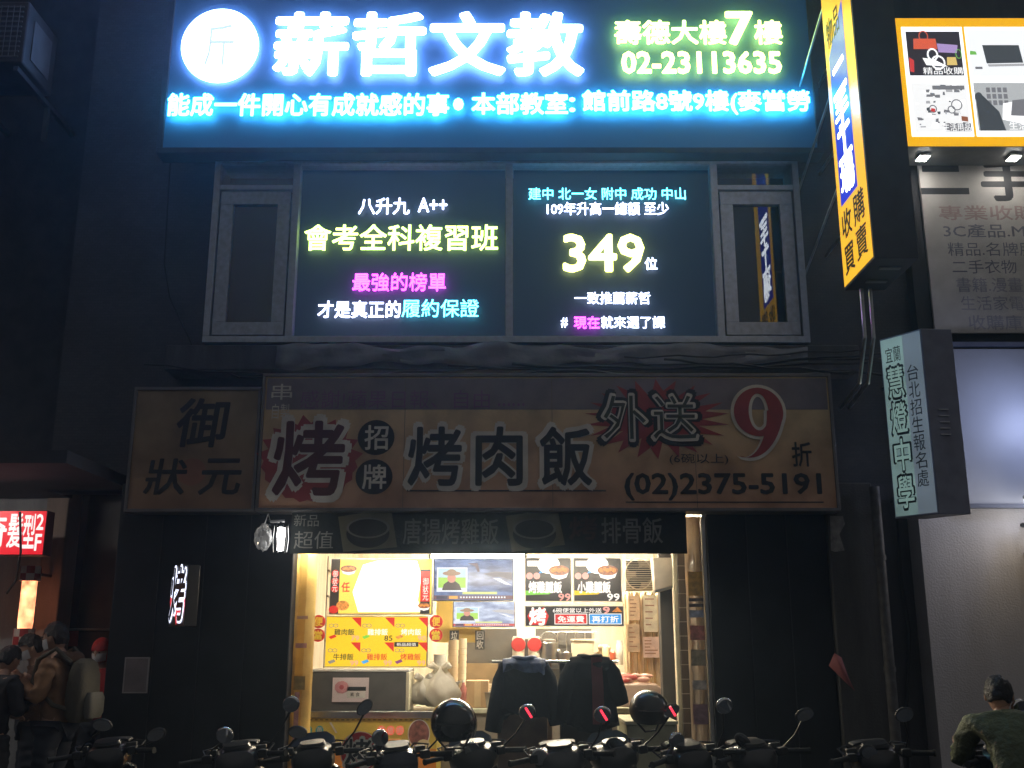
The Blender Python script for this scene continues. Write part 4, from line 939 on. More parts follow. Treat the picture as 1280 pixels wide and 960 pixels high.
b = MB(); b.box(PX(827, 810, 9.6), PX(843, 810, 9.6), 9.6, 9.75, 0.16, 2.94, M('dark_post', (0.06, 0.055, 0.05), 0.5)); tag(b.build('post', bevel=0.006), 'dark square post inside the right edge of the shop', 'post')
b = MB(); b.box(PX(845, 810, 9.25), PX(850, 810, 9.25), 9.25, 9.3, 0.16, 2.94, cream); tag(b.build('door_jamb', bevel=0.004), 'thin cream door jamb beside the tiled strip', 'door frame')
b = MB(); b.box(PX(851, 810, 9.2), PX(862, 810, 9.2), 9.2, 9.3, 0.16, 2.94, brick_mat('brown_tile', (0.10, 0.075, 0.05), (0.085, 0.06, 0.045), (0.45, 0.42, 0.36), 4.2, 0.35, 1.2, 0.5)); tag(b.build('tiled_strip'), 'narrow brown tiled pier at the right shop jamb', 'pier')
plas = film('poster_plastic', (0.78, 0.68, 0.56))
s = thing('plastic_curtain', 'rolled clear plastic sheet with coloured print bands on the right jamb', 'curtain')
fq2 = Front(9.05, 780)
b = MB(); nv = 40; vs = []
for i in range(9):
    for j in range(nv + 1):
        px = 859 + 22 * i / 8; py = 646 + (960 - 646) * j / nv
        p = fq2.pt(px, py); vs.append((p.x, p.y + 0.02 * math.sin(i * 1.1) + 0.008 * math.sin(j * 0.9 + i), p.z))
b.add(vs, [(i * (nv + 1) + j, (i + 1) * (nv + 1) + j, (i + 1) * (nv + 1) + j + 1, i * (nv + 1) + j + 1) for i in range(8) for j in range(nv)], plas)
o = b.build('sheet', s); o.modifiers.new('t', 'SOLIDIFY').thickness = 0.003
b = MB()
for t, bt, c in ((715, 745, (0.85, 0.45, 0.12)), (748, 752, (0.12, 0.1, 0.1)), (755, 759, (0.12, 0.1, 0.1)), (763, 772, (0.45, 0.5, 0.65)), (782, 800, (0.65, 0.25, 0.2)), (812, 832, (0.45, 0.38, 0.25)), (850, 862, (0.6, 0.55, 0.5)), (880, 905, (0.35, 0.22, 0.25))):
    b = MB(); rect(b, fq2, 861, t, 879, bt, M('band_%d' % t, c, 0.4, var=0.4, scale=18), 0.045); b.build('print_band', s, smooth=False)
b = MB(); b.box(PX(882, 780, 9.03), PX(886, 780, 9.03), 9.0, 9.06, 0.16, 2.75, steel); b.build('rail', s)
s = thing('plastic_curtain', 'rolled amber plastic sheet with faint print on the left jamb', 'curtain')
fl = Front(9.1, 820)
b = MB(); vs = []
for i in range(9):
    for j in range(nv + 1):
        px = 362 + 29 * i / 8; py = 688 + (985 - 688) * j / nv
        p = fl.pt(px, py); vs.append((p.x, p.y + 0.025 * math.sin(i * 0.9) + 0.006 * math.sin(j * 1.3 + i * 0.7), p.z))
b.add(vs, [(i * (nv + 1) + j, (i + 1) * (nv + 1) + j, (i + 1) * (nv + 1) + j + 1, i * (nv + 1) + j + 1) for i in range(8) for j in range(nv)], film('amber_roll', (0.92, 0.62, 0.24)))
o = b.build('sheet', s); o.modifiers.new('t', 'SOLIDIFY').thickness = 0.003
b = MB()
for t, bt, c in ((770, 774, (0.5, 0.3, 0.2)), (804, 810, (0.55, 0.28, 0.24)), (845, 862, (0.40, 0.28, 0.10)), (865, 960, (0.55, 0.30, 0.28))):
    b = MB(); rect(b, fl, 370 if t != 865 else 372, t, 384 if t != 865 else 378, bt, M('lband_%d' % t, c, 0.4, var=0.4, scale=18), 0.045); b.build('print_band', s, smooth=False)
s = thing('shop_rack', 'dark metal rack with boxes behind the left plastic sheet', 'rack')
b = MB(); fr2 = Front(10.6, 760)
for px in (388, 406): b.prism([fr2.pt(px, 840), fr2.pt(px + 2, 840), fr2.pt(px + 2, 695), fr2.pt(px, 695)], (0, 0.03, 0), M('rack_metal', (0.3, 0.28, 0.25), 0.4, 0.7))
b.build('upright', s)
b = MB()
for py in (712, 744, 800): b.prism([fr2.pt(386, py + 2), fr2.pt(410, py + 2), fr2.pt(410, py), fr2.pt(386, py)], (0, 0.35, 0), M('rack_shelf', (0.2, 0.18, 0.16), 0.4, 0.7))
b.build('shelf', s)
for t, bt, m_, lab in ((716, 743.8, M('brown_box', (0.30, 0.2, 0.1), 0.7), 'brown box on the upper shelf of the dark rack'), (765, 799.8, M('dark_box', (0.10, 0.09, 0.08), 0.7), 'dark box on the lower shelf of the dark rack')):
    b = MB(); slab(b, Front(10.64, 760), 392, t, 405, bt, 0.2, m_); tag(b.build('storage_box', bevel=0.006), lab, 'box')
# ---- counters
YC = 9.4
fc = Front(YC, 900)
s = thing('counter', 'yellow fronted food counter with stainless ledge and printed sliced meat picture', 'counter')
cx0, cx1 = PX(386, 900, YC), PX(546, 900, YC); zc = PZ(898, YC)
b = MB(); b.box(cx0, cx1, YC, YC + 0.7, 0.162, zc, M('counter_yellow', (0.72, 0.58, 0.10), 0.45, var=0.08)); b.build('counter_front', s)
b = MB(); b.box(cx0 - 0.01, cx1 + 0.03, YC - 0.012, YC + 0.72, zc + 0.001, PZ(889, YC), steel); b.build('ledge', s, bevel=0.006)
b = MB(); rect(b, fc, 386, 936, 546, 972, M('counter_orange', (0.80, 0.34, 0.06), 0.45), 0.002)
for k in range(24): rect(b, fc, 387 + k * 6.6, 899, 390.5 + k * 6.6, 900.5, M('counter_dash', (0.3, 0.25, 0.05), 0.5), 0.002)
disc(b, fc, 524, 917, 13, 17, M('meat_photo', (0.28, 0.12, 0.10), 0.4, var=0.6, scale=22), 0.004); ring(b, fc, 524, 917, 14, 18, 1.3, pale, 0.0055); disc(b, fc, 530, 933, 9, 9, M('egg_photo', (0.8, 0.72, 0.45), 0.4), 0.007)
tq = M('print_turquoise', (0.10, 0.45, 0.5), 0.5); oq = M('print_orange', (0.65, 0.22, 0.03), 0.5)
for cx in (386, 400): disc(b, fc, cx, 913, 5, 6, tq, 0.003)
for cx in (477, 488.5, 500): disc(b, fc, cx, 913, 5.2, 6, oq, 0.003)
for k in range(8): shape(b, fc, [(412 + k, 903 + k * 1.6), (414.5 + k, 903 + k * 1.6), (415.5 + k, 905 + k * 1.6), (413 + k, 905 + k * 1.6)], pale, 0.003 + k * 0.0002)
b.pieces('artwork', s)
b = MB(); put(b, fc, '洋', 382.5, 909, 389.5, 917, pale, 0.006, 0.0); put(b, fc, '蔥', 396.5, 909, 403.5, 917, pale, 0.006); put(b, fc, '手', 473.5, 908.5, 480.5, 917.5, pale, 0.006); put(b, fc, '做', 485, 908.5, 492, 917.5, pale, 0.006); put(b, fc, '肉', 496.5, 908.5, 503.5, 917.5, pale, 0.006)
b.pieces('lettering', s)
s = thing('counter_hood', 'dark grey panel with white top edge and pink notice on the counter', 'counter screen')
fg = Front(YC + 0.02, 863)
b = MB(); slab(b, fg, 389, 840, 507, 888.5, 0.45, M('hood_grey', (0.10, 0.10, 0.095), 0.5)); b.build('panel', s)
b = MB(); fgp = Front(YC + 0.015, 863)
slab(b, fgp, 388, 836.5, 511, 839.8, 0.47, white); slab(b, fgp, 507.3, 840, 511.5, 888.5, 0.46, cream); b.build('trim', s, bevel=0.004)
b = MB(); rect(b, fgp, 415.5, 847, 461, 877.5, M('notice_pink', (0.78, 0.68, 0.70), 0.5, var=0.04), 0.004)
disc(b, fgp, 427, 859, 9, 8, M('notice_rose', (0.75, 0.35, 0.38), 0.5), 0.006, 9); disc(b, fgp, 427, 859, 3, 3, M('notice_red', (0.6, 0.12, 0.14), 0.5), 0.008, 9)
rect(b, fgp, 434, 858.5, 457.5, 863.5, ink, 0.006); rect(b, fgp, 434, 862.8, 457, 872.5, white, 0.005); b.build('notice', s, smooth=False)
b = MB(); put(b, fgp, '素 食', 438, 865.5, 450, 870.5, ink, 0.008); b.pieces('lettering', s)
# grill emblem board leaning at the counter foot
s = thing('standing_sign', 'orange board with large red and black grill character at the counter foot', 'sign')
fe = Front(8.75, 940)
b = MB(); slab(b, fe, 440, 924, 500, 1010, 0.03, M('orange_board', (0.80, 0.30, 0.08), 0.45)); b.build('board', s, bevel=0.004)
b = MB(); disc(b, fe, 450, 940, 24, 25, M('emblem_red', (0.60, 0.02, 0.025), 0.45), 0.003); ring(b, fe, 450, 940, 25, 26, 1.3, pale, 0.005); b.build('emblem', s, smooth=False)
b = MB(); put(b, fe, '烤', 430, 922, 466, 958, pale, 0.007, 0.06); put(b, fe, '烤', 432, 924, 464, 956, ink, 0.010, 0.02); put(b, fe, '招牌', 475, 942, 496, 955, ink, 0.007, 0.01); b.pieces('lettering', s)
b = MB()
for x in (445, 494): b.tube([fe.pt(x, 1000, -0.035), (PX(x, 940, 8.75), 9.15, 0.13)], 0.012, wood)
b.box(PX(440, 940, 8.75), PX(500, 940, 8.75), 8.751, 8.78, 0.12, PZ(1010, 8.75) - 0.001, wood); b.build('stand_leg', s)
# side counter and things on it
ys = 10.0; zk = PZ(886, 10.0)
s = thing('side_counter', 'pale green topped kitchen counter behind the white bags', 'counter')
b = MB(); b.box(PX(512, 880, ys), PX(800, 880, ys), ys, 10.9, zk - 0.04, zk, M('counter_pale', (0.62, 0.64, 0.50), 0.35)); b.build('counter_top', s, bevel=0.006)
b = MB(); b.box(PX(516, 880, ys), PX(796, 880, ys), ys + 0.03, 10.88, 0.162, zk - 0.041, M('counter_side', (0.3, 0.27, 0.22), 0.5)); b.build('cabinet', s)
b = MB(); b.prism([P3(548, 890, 9.98), P3(556, 890, 9.98), P3(576, 851, 9.98), P3(570, 852, 9.98)], (0, 0.02, 0), steel); tag(b.build('steel_flap', bevel=0.002), 'slanted steel flap propped at the end of the yellow counter', 'flap')
def bag(px, py, Y, rx, ry, rz, lab, seed, col=(0.85, 0.83, 0.78)):
    rg = random.Random(seed); c = P3(px, py, Y)
    f1 = [rg.uniform(0, 6) for _ in range(6)]
    def fn(p):
        a = math.atan2(p.y, p.x); k = 1 + 0.06 * math.sin(5 * a + f1[0] + p.z * 20) + 0.6 * mnoise.noise(Vector((p.x * 14 + seed, p.y * 14, p.z * 9))) * 0.3 + 0.05 * mnoise.noise(Vector((p.x * 40, p.y * 40 + seed, p.z * 22)))
        t = max(0, p.z / rz); k *= (1 - 0.62 * t * t)
        return Vector((p.x * k, p.y * k, max(-rz * 0.72, p.z) * (1 + 0.1 * math.sin(3 * a))))
    s = thing('plastic_bag', lab, 'bag')
    m_ = film('bag_plastic_%d' % seed, col, 0.5, 16, 0.08, 6, 0.45)
    b = MB(); b.ball(c, (rx, ry, rz), m_, 40, 22, fn=fn); b.build('bag_body', s)
    for sx in (-1, 1):
        b = MB(); b.tube([c + Vector((sx * rx * 0.25, 0, rz * 0.8)), c + Vector((sx * rx * 0.22, -0.03, rz * 1.02)), c + Vector((sx * rx * 0.42, -0.05, rz * 1.12)), c + Vector((sx * rx * 0.6, -0.07, rz * 1.02))], [0.03, 0.024, 0.034, 0.012], m_, 10); b.build('handle', s)
    return s
bag(530, 866, 9.75, 0.14, 0.12, 0.13, 'knotted white plastic bag left of the tall cups on counter', 11)
bag(550, 862, 9.72, 0.17, 0.14, 0.19, 'large white plastic bag in front of the tall stack of cups', 12, (0.88, 0.85, 0.76))
def cyl(name, px, pyt, pyb, Y, wpx, prof, mats, lab, cat, parts=None):
    s = thing(name, lab, cat); c = P3(px, pyb, Y); top = P3(px, pyt, Y); h = top.z - c.z; r = wpx / FPX * Y / 2
    for nm, pf, m_ in prof(r, h, mats):
        b = MB(); b.lathe(pf, c, m_, 24); b.build(nm, s)
    return s
def pcup(r, h, m):
    return [('cup_stack', [(r * 0.72, 0)] + [q for k in range(10) for q in ((r * (0.78 + 0.02 * k), h * (0.04 + 0.09 * k)), (r * (0.86 + 0.02 * k), h * (0.045 + 0.09 * k)))] + [(r, h), (0.001, h)], m[0])]
def pbot(r, h, m):
    return [('bottle_body', [(r * 0.9, 0), (r, h * 0.05), (r, h * 0.6), (r * 0.45, h * 0.78), (r * 0.4, h * 0.88)], m[0]), ('bottle_cap', [(r * 0.45, h * 0.881), (r * 0.45, h), (0.001, h)], m[1])]
cyl('cup_stack', 549, 818, 884, 10.15, 15, pcup, [M('paper_cup', (0.85, 0.82, 0.72), 0.5)], 'tall stack of white paper cups behind the plastic bags', 'cups')
cyl('cup_stack', 566, 800, 884, 10.4, 12, pcup, [M('tan_cup', (0.68, 0.52, 0.32), 0.5)], 'tall stack of tan cups under the left bin label', 'cups')
cyl('cup_stack', 578, 798, 884, 10.5, 9, pcup, [M('cream_cup', (0.78, 0.68, 0.48), 0.5)], 'thin stack of cream cups beside the sauce bottle', 'cups')
cyl('sauce_bottle', 579, 850, 876, 10.12, 8, pbot, [M('sauce_pink', (0.45, 0.16, 0.13), 0.3), M('cap_white', (0.8, 0.78, 0.7), 0.4)], 'dark pink sauce bottle beside the cardboard box on counter', 'bottle')
cyl('sauce_bottle', 643, 822, 884, 10.5, 8, pbot, [M('sauce_red', (0.55, 0.08, 0.04), 0.3), white], 'red topped bottle standing left of the blue jacket', 'bottle')
cyl('sauce_bottle', 745, 822, 884, 10.5, 8, pbot, [M('sauce_orange', (0.75, 0.2, 0.05), 0.3), M('cap_red', (0.6, 0.05, 0.03), 0.4)], 'orange sauce bottle right of the dark jacket near the wall', 'bottle')
b = MB(); c = P3(597, 876, 10.1); b.box(c.x - 0.11, c.x + 0.10, 10.12, 10.4, zk + 0.001, P3(597, 851, 10.1).z, card)
o = b.build('cardboard_box', bevel=0.004); tag(o, 'brown cardboard box on the pale counter beside the sauce bottle', 'box')
b = MB(); c = P3(597, 851, 10.1); b.box(c.x - 0.03, c.x + 0.03, 10.115, 10.119, zk + 0.01, c.z - 0.004, M('box_tape', (0.6, 0.45, 0.25), 0.3)); b.build('tape', o)
# kitchen back: shelf line, bins signs, thermos, cups
fkk = Front(11.2, 820)
s = thing('kitchen_cupboard', 'dark kitchen cupboard wall with steel shelf behind the counter', 'cupboard')
b = MB(); slab(b, fkk, 560, 786, 740, 905, 0.5, M('cupboard_dark', (0.12, 0.11, 0.095), 0.4)); b.build('cabinet', s)
b = MB(); slab(b, Front(10.95, 830), 640, 831, 770, 836, 0.24, steel); b.build('shelf', s)
b = MB(); slab(b, fkk, 556, 829, 640, 910, 0.02, M('cupboard_wood', (0.45, 0.32, 0.17), 0.5))
b.v = [(x, y - 0.03, z) for x, y, z in b.v]; b.build('door', s)
zs = PZ(831, 10.95)
for l, r, tx, lab in ((562, 573.5, '垃圾', 'black vertical label for rubbish hanging under the televisions'), (594, 606, '回收', 'black vertical label for recycling hanging under the televisions')):
    f_ = Front(10.9, 800); s = thing('bin_label', lab, 'label')
    b = MB(); slab(b, f_, l, 788, r, 812, 0.012, M('label_black', (0.03, 0.025, 0.02), 0.4)); b.build('plate', s)
    b = MB(); putv(b, f_, tx, l + 2, 789, r - 2, 811, white, 0.002, 0.02); b.pieces('lettering', s)
b = MB(); slab(b, Front(10.98, 790), 545, 751, 601, 803, 0.02, M('yellow_sheet', (0.80, 0.55, 0.12), 0.5, var=0.1)); tag(b.build('yellow_panel'), 'yellow sheet on the kitchen wall behind the lower television', 'panel')
s = thing('thermos_pot', 'tall steel thermos pot with lid and handle on the kitchen shelf', 'thermos')
c = P3(686, 831, 10.9); r_ = 0.088; h = P3(686, 799, 10.9).z - c.z
c = Vector((c.x, 10.83, zs))
b = MB(); b.lathe([(r_, 0), (r_, h * 0.85), (r_ * 0.85, h * 0.9)], c, steel, 24); b.build('pot', s)
b = MB(); b.lathe([(r_ * 0.9, h * 0.901), (r_ * 0.88, h * 0.97), (0.03, h * 1.02), (0.001, h * 1.02)], c, M('lid_dark', (0.15, 0.13, 0.11), 0.4), 24); b.build('lid', s)
b = MB(); b.tube([c + Vector((r_ * math.cos(q * math.pi / 10), -0.02, h * 0.9 + 0.1 * math.sin(q * math.pi / 10))) for q in range(11)], 0.008, steel); b.build('handle', s)
for px, lab in ((648, 'pale canister with a red disc farther from the steel thermos'), (668, 'pale canister with a red disc next to the steel thermos')):
    s = thing('canister', lab, 'canister'); c = P3(px, 831, 10.85); c = Vector((c.x, 10.83, zs))
    b = MB(); b.lathe([(0.055, 0), (0.062, 0.05), (0.062, 0.26), (0.05, 0.28)], c, M('canister_clear', (0.7, 0.62, 0.5), 0.3), 20); b.build('jar', s)
    b = MB(); b.lathe([(0.001, -0.012), (0.068, -0.012), (0.072, 0.0), (0.068, 0.012), (0.001, 0.012)], c + Vector((0, -0.05, 0.20)), M('lid_red', (0.45, 0.04, 0.035), 0.4), 24, 'y'); b.build('lid', s)
b = MB(); c = P3(657, 800, 10.9); b.box(c.x - 0.09, c.x + 0.1, 10.9, 11.1, P3(657, 799, 10.9).z, P3(657, 785, 10.9).z, white); tag(b.build('paper_box', bevel=0.006), 'white paper box above the red canisters', 'box')
b = MB(); c = P3(728, 831, 10.9); b.box(c.x - 0.11, c.x + 0.11, 10.75, 10.94, zs + 0.001, P3(728, 801, 10.9).z, M('cream_tub', (0.72, 0.64, 0.48), 0.45)); o = b.build('food_tub', bevel=0.015); tag(o, 'cream rectangular food tub on the shelf right of the thermos', 'tub')
b = MB(); c = P3(728, 801, 10.9); b.box(c.x - 0.12, c.x + 0.12, 10.74, 10.95, c.z + 0.001, c.z + 0.02, M('cream_lid', (0.8, 0.74, 0.6), 0.4)); b.build('lid', o)
bag(755, 822, 10.9, 0.10, 0.08, 0.09, 'small cream bag on the shelf end right of the food tub', 14, (0.8, 0.68, 0.5))
# small kitchen things
def pan(px, pyb, Y, wpx, h, lab, mt):
    s = thing('pan', lab, 'pan'); c = P3(px, pyb, Y); c.z = zs if Y > 10.7 else zk + 0.001; r = wpx / FPX * Y / 2
    b = MB(); b.lathe([(0.001, 0), (r * 0.9, 0.0), (r, h), (r * 0.93, h), (r * 0.84, 0.02), (0.001, 0.02)], c, mt, 24); b.build('pan_body', s)
    for sx in (-1, 1):
        b = MB(); b.tube([c + Vector((sx * r, 0, h * 0.8)), c + Vector((sx * (r + 0.05), 0, h * 0.85)), c + Vector((sx * (r + 0.05), 0.06, h * 0.85)), c + Vector((sx * r * 0.98, 0.06, h * 0.8))], 0.007, mt, 6); b.build('handle', s)
pan(705, 831, 10.85, 20, 0.12, 'low steel pan on the shelf between thermos and food tub', steel)
pan(620, 884, 10.2, 34, 0.14, 'wide steel pan on the pale counter left of the blue jacket', steel)
for i, (px, w_, h, cl, lab) in enumerate(((757, 9, 0.2, (0.75, 0.62, 0.35), 'tall yellow sauce tub under the low black board'), (766, 8, 0.15, (0.5, 0.12, 0.06), 'short red sauce tub under the low black board'), (775, 8, 0.24, (0.7, 0.66, 0.58), 'tall pale bottle at the right shelf end'))):
    c = P3(px, 831, 10.85); c.z = zs; r = w_ / FPX * 10.85 / 2
    s = thing('sauce_tub', lab, 'tub')
    b = MB(); b.lathe([(r * 0.9, 0), (r, h * 0.1), (r, h * 0.8), (r * 0.8, h * 0.86)], c, M('tub_%d' % i, cl, 0.35), 16); b.build('tub_body', s)
    b = MB(); b.lathe([(r * 0.85, h * 0.861), (r * 0.85, h), (0.001, h)], c, white, 16); b.build('lid', s)
for k in range(4):
    b = MB(); c = P3(606, 884, 10.5); b.box(c.x - 0.02, c.x + 0.17, 10.55, 10.7, zk + 0.001 + k * 0.05, zk + 0.048 + k * 0.05, M('lunch_box', (0.70, 0.58, 0.40), 0.6))
    tag(b.build('lunch_box', bevel=0.006), 'tan paper lunch box in the stack behind the cardboard box', 'box', 'stacked lunch boxes')
s = thing('utensil_rail', 'steel rail with hanging ladles under the low black board', 'rail')
b = MB(); b.tube([P3(690, 790, 11.1), P3(745, 790, 11.1)], 0.008, steel, 8); b.build('rail', s)
for k, px in enumerate((697, 708, 719, 731, 741)):
    p = P3(px, 790, 11.09); b = MB(); b.tube([p, p + Vector((0, -0.01, -0.18 - 0.02 * (k % 3)))], 0.006, steel, 6); b.ball(p + Vector((0, -0.02, -0.2 - 0.02 * (k % 3))), (0.035, 0.02, 0.03), steel, 12, 8); b.build('ladle', s)
rg = random.Random(21)
post = [(786, 745, 800, 775), (805, 744, 822, 790), (784, 780, 799, 815), (803, 796, 823, 822)]
for i, (l, t, r, bt) in enumerate(post):
    f_ = Front(10.18 - i * 0.004, 780); s = thing('poster', ['pale orange sheet pinned at top left of the amber curtain', 'tall cream sheet pinned at top right of the amber curtain', 'small tan sheet pinned at middle left of the amber curtain', 'small pinkish sheet pinned at middle right of the amber curtain'][i], 'poster')
    b = MB(); slab(b, f_, l, t, r, bt, 0.003, M('poster_%d' % i, [(0.85, 0.62, 0.40), (0.85, 0.76, 0.58), (0.72, 0.55, 0.36), (0.8, 0.6, 0.52)][i], 0.3, var=0.2, scale=12)); b.build('sheet', s)
    b = MB()
    for k in range(5):
        y = t + 4 + k * (bt - t - 6) / 5; rect(b, f_, l + 2, y, l + 2 + (r - l - 4) * rg.uniform(0.4, 1), y + 1.6, M('poster_print', (0.45, 0.24, 0.14), 0.4), 0.002)
    b.pieces('print_block', s)
# joints in the dark shutters
for x0, x1 in ((x_left, xl), (xr, x_right)):
    n_ = max(2, int((x1 - x0) / 0.33))
    for k in range(1, n_):
        x = x0 + (x1 - x0) * k / n_; b = MB(); b.box(x - 0.004, x + 0.004, 8.944, 8.9495, 0.14, 2.94, M('joint_strip', (0.03, 0.03, 0.034), 0.4, 0.5)); b.build('joint_strip', bd)
# meat pan, cream cabinet at right
s = thing('meat_tray', 'beige covered food tray heaped with raw red meat at the right', 'tray')
fy = Front(9.75, 865); cxm = P3(795, 880, 9.75)
b = MB(); zt2 = PZ(855, 9.75); zb3 = PZ(884, 9.75)
b.loft([[(cxm.x + sx * w_, 9.75 + 0.2 + sy * 0.2, z) for sx, sy in ((-1, -1), (1, -1), (1, 1), (-1, 1))] for z, w_ in ((zb3, 0.27), (zt2 - 0.05, 0.25), (zt2, 0.19))], M('tray_beige', (0.62, 0.45, 0.36), 0.4)); b.build('tray', s, bevel=0.015)
b = MB(); rg = random.Random(4)
for k in range(16): b.ball((cxm.x - 0.12 + rg.uniform(0, 0.26), 9.85 + rg.uniform(0, 0.2), zt2 + 0.02 + rg.uniform(0, 0.05)), (rg.uniform(.04, .08), 0.04, rg.uniform(.015, .03)), rg.choice([M('meat_red', (0.55, 0.10, 0.08), 0.3), M('meat_pale', (0.75, 0.45, 0.36), 0.35)]), 10, 7)
b.build('meat', s)
s = thing('cabinet', 'pale green metal cabinet with dark vent at the right of the shop front', 'cabinet')
fcab = Front(8.75, 920); xk0, xk1 = PX(783, 920, 8.75), PX(846, 920, 8.75); zk2 = PZ(906, 8.75)
b = MB(); b.box(xk0, xk1, 8.75, 9.5, 0.17, zk2, M('cabinet_green', (0.40, 0.40, 0.27), 0.4)); b.build('cabinet_body', s, bevel=0.012)
b = MB(); b.box(xk0 - 0.012, xk1 + 0.012, 8.73, 9.52, zk2 + 0.001, zk2 + 0.03, M('cabinet_top', (0.55, 0.55, 0.40), 0.35)); b.build('cabinet_top', s, bevel=0.006)
b = MB(); b.box(xk0 - 0.006, xk0 - 0.001, 8.85, 9.15, zk2 - 0.25, zk2 - 0.08, black); b.build('vent', s)
b = MB(); b.box(xk0 + 0.04, xk0 + 0.06, 8.735, 8.749, zk2 - 0.3, zk2 - 0.1, steel); b.build('handle', s)
# stand with jackets
s = thing('display_stand', 'tall brown wooden board stand that the two jackets hang over', 'stand')
ysd = 8.85
b = MB(); b.box(PX(622, 900, ysd), PX(684, 900, ysd), ysd, ysd + 0.03, 0.14, PZ(826, ysd), brownwood); b.build('board', s)
b = MB(); b.box(PX(684, 900, ysd) + 0.002, PX(690, 900, ysd), ysd - 0.01, ysd + 0.06, 0.12, PZ(826, ysd), wood); b.build('post', s, bevel=0.003)
b = MB(); b.box(PX(700, 900, ysd), PX(765, 900, ysd), ysd, ysd + 0.03, 0.14, PZ(826, ysd), M('board_dark', (0.045, 0.04, 0.038), 0.6)); b.build('board', s)
b = MB(); b.tube([(PX(615, 826, ysd), ysd - 0.02, PZ(827, ysd)), (PX(772, 826, ysd), ysd - 0.02, PZ(827, ysd))], 0.012, steel); b.build('rail', s)
def jacket(px0, px1, pyt, pyb, Y, cols, lab, seed, sl, sr, stripe=None):
    s = thing('jacket', lab, 'jacket'); rg = random.Random(seed)
    c = [P3(px0, pyt, Y), P3(px1, pyt, Y)]; zt = c[0].z; zb = PZ(pyb, Y); xm = (c[0].x + c[1].x) / 2; hw = (c[1].x - c[0].x) / 2
    fab, sh = cols; n = 44
    def body(wtop, wbot, m, z_0, z_1, grow=0.0):
        b = MB(); rings = []
        for i in range(15):
            t = i / 14; z = z_0 + (z_1 - z_0) * t; w_ = (wtop + (wbot - wtop) * t) + grow; dp = 0.03 + 0.05 * min(1, t * 2.2) + grow
            if t < 0.05: w_ *= 0.985; dp *= 0.6
            ring_ = []
            for k in range(n):
                q = 2 * math.pi * k / n
                f = 1 + 0.12 * t * math.sin(7 * q + seed) + 0.07 * math.sin(13 * q + t * 5 + seed) * (0.3 + t)
                cx_ = abs(math.cos(q)) ** 0.4 * (1 if math.cos(q) > 0 else -1)
                ring_.append((xm + w_ * cx_, Y - 0.10 + dp * f * math.sin(q), z + (0.035 * math.sin(4 * q + seed) + 0.02 * math.sin(9 * q)) * t ** 3 - 0.012 * abs(cx_) ** 3 * (1 - t)))
            rings.append(ring_)
        b.loft(rings, m); return b
    body(hw * 0.66, hw * 0.98, fab, zt, zb).build('jacket_body', s, ang=70)
    body(hw * 0.66, hw * 0.735, sh, zt + 0.004, zt - (zt - zb) * 0.22, 0.005).build('shoulder_yoke', s, ang=70)
    b = MB(); b.tube([(xm - 0.09, Y - 0.1, zt - 0.005), (xm - 0.05, Y - 0.14, zt - 0.002), (xm, Y - 0.15, zt - 0.012), (xm + 0.05, Y - 0.14, zt - 0.002), (xm + 0.09, Y - 0.1, zt - 0.005)], 0.022, sh, 8); b.build('collar', s)
    for sx, tip in ((-1, sl), (1, sr)):
        e = P3(*tip, Y - 0.1); a = Vector((xm + sx * hw * 0.60, Y - 0.1, zt - 0.045)); mid_ = a.lerp(e, 0.5) + Vector((sx * 0.004, -0.02, 0.0))
        b = MB(); pts = [a, a.lerp(mid_, 0.5) + Vector((sx * 0.012, 0, 0)), mid_, mid_.lerp(e, 0.5), e]; b.tube(pts, [0.04, 0.062, 0.070, 0.074, 0.066], fab, 14); b.build('sleeve', s)
    if stripe:
        b = MB(); vs = []
        for i in range(12):
            t = i / 11; z = zt - 0.006 + (zb - zt + 0.02) * t; dp = 0.05 + 0.062 * min(1, t * 2.2) + 0.012
            for a in (0.0, 0.05, 0.1): vs.append((xm + hw * (0.02 + 4.5 * a * 0.9) * (0.9 + 0.1 * t), Y - 0.10 - dp * 1.12, z))
        b.add(vs, [(i * 3 + k, i * 3 + k + 1, (i + 1) * 3 + k + 1, (i + 1) * 3 + k) for i in range(11) for k in range(2)], stripe); b.build('stripe', s)
    return s
jk = M('jacket_navy', (0.005, 0.006, 0.010), 0.85, spec=0.15, bump=0.35, bscale=22); jb = M('jacket_blue_yoke', (0.05, 0.09, 0.22), 0.6, var=0.5, scale=14, bump=0.3)
jacket(616, 694, 822, 892, 8.72, (jk, jb), 'black jacket with blue shoulders hanging over the wooden stand', 3, (616, 914), (697, 905))
jacket(700, 772, 820, 905, 8.70, (M('jacket_black', (0.004, 0.004, 0.005), 0.85, spec=0.15, bump=0.35, bscale=22), M('jacket_black_yoke', (0.006, 0.005, 0.006), 0.85, spec=0.15)), 'black jacket with a dull red stripe hanging on the right of the stand', 5, (700, 900), (776, 880), M('jacket_maroon', (0.15, 0.022, 0.028), 0.7))
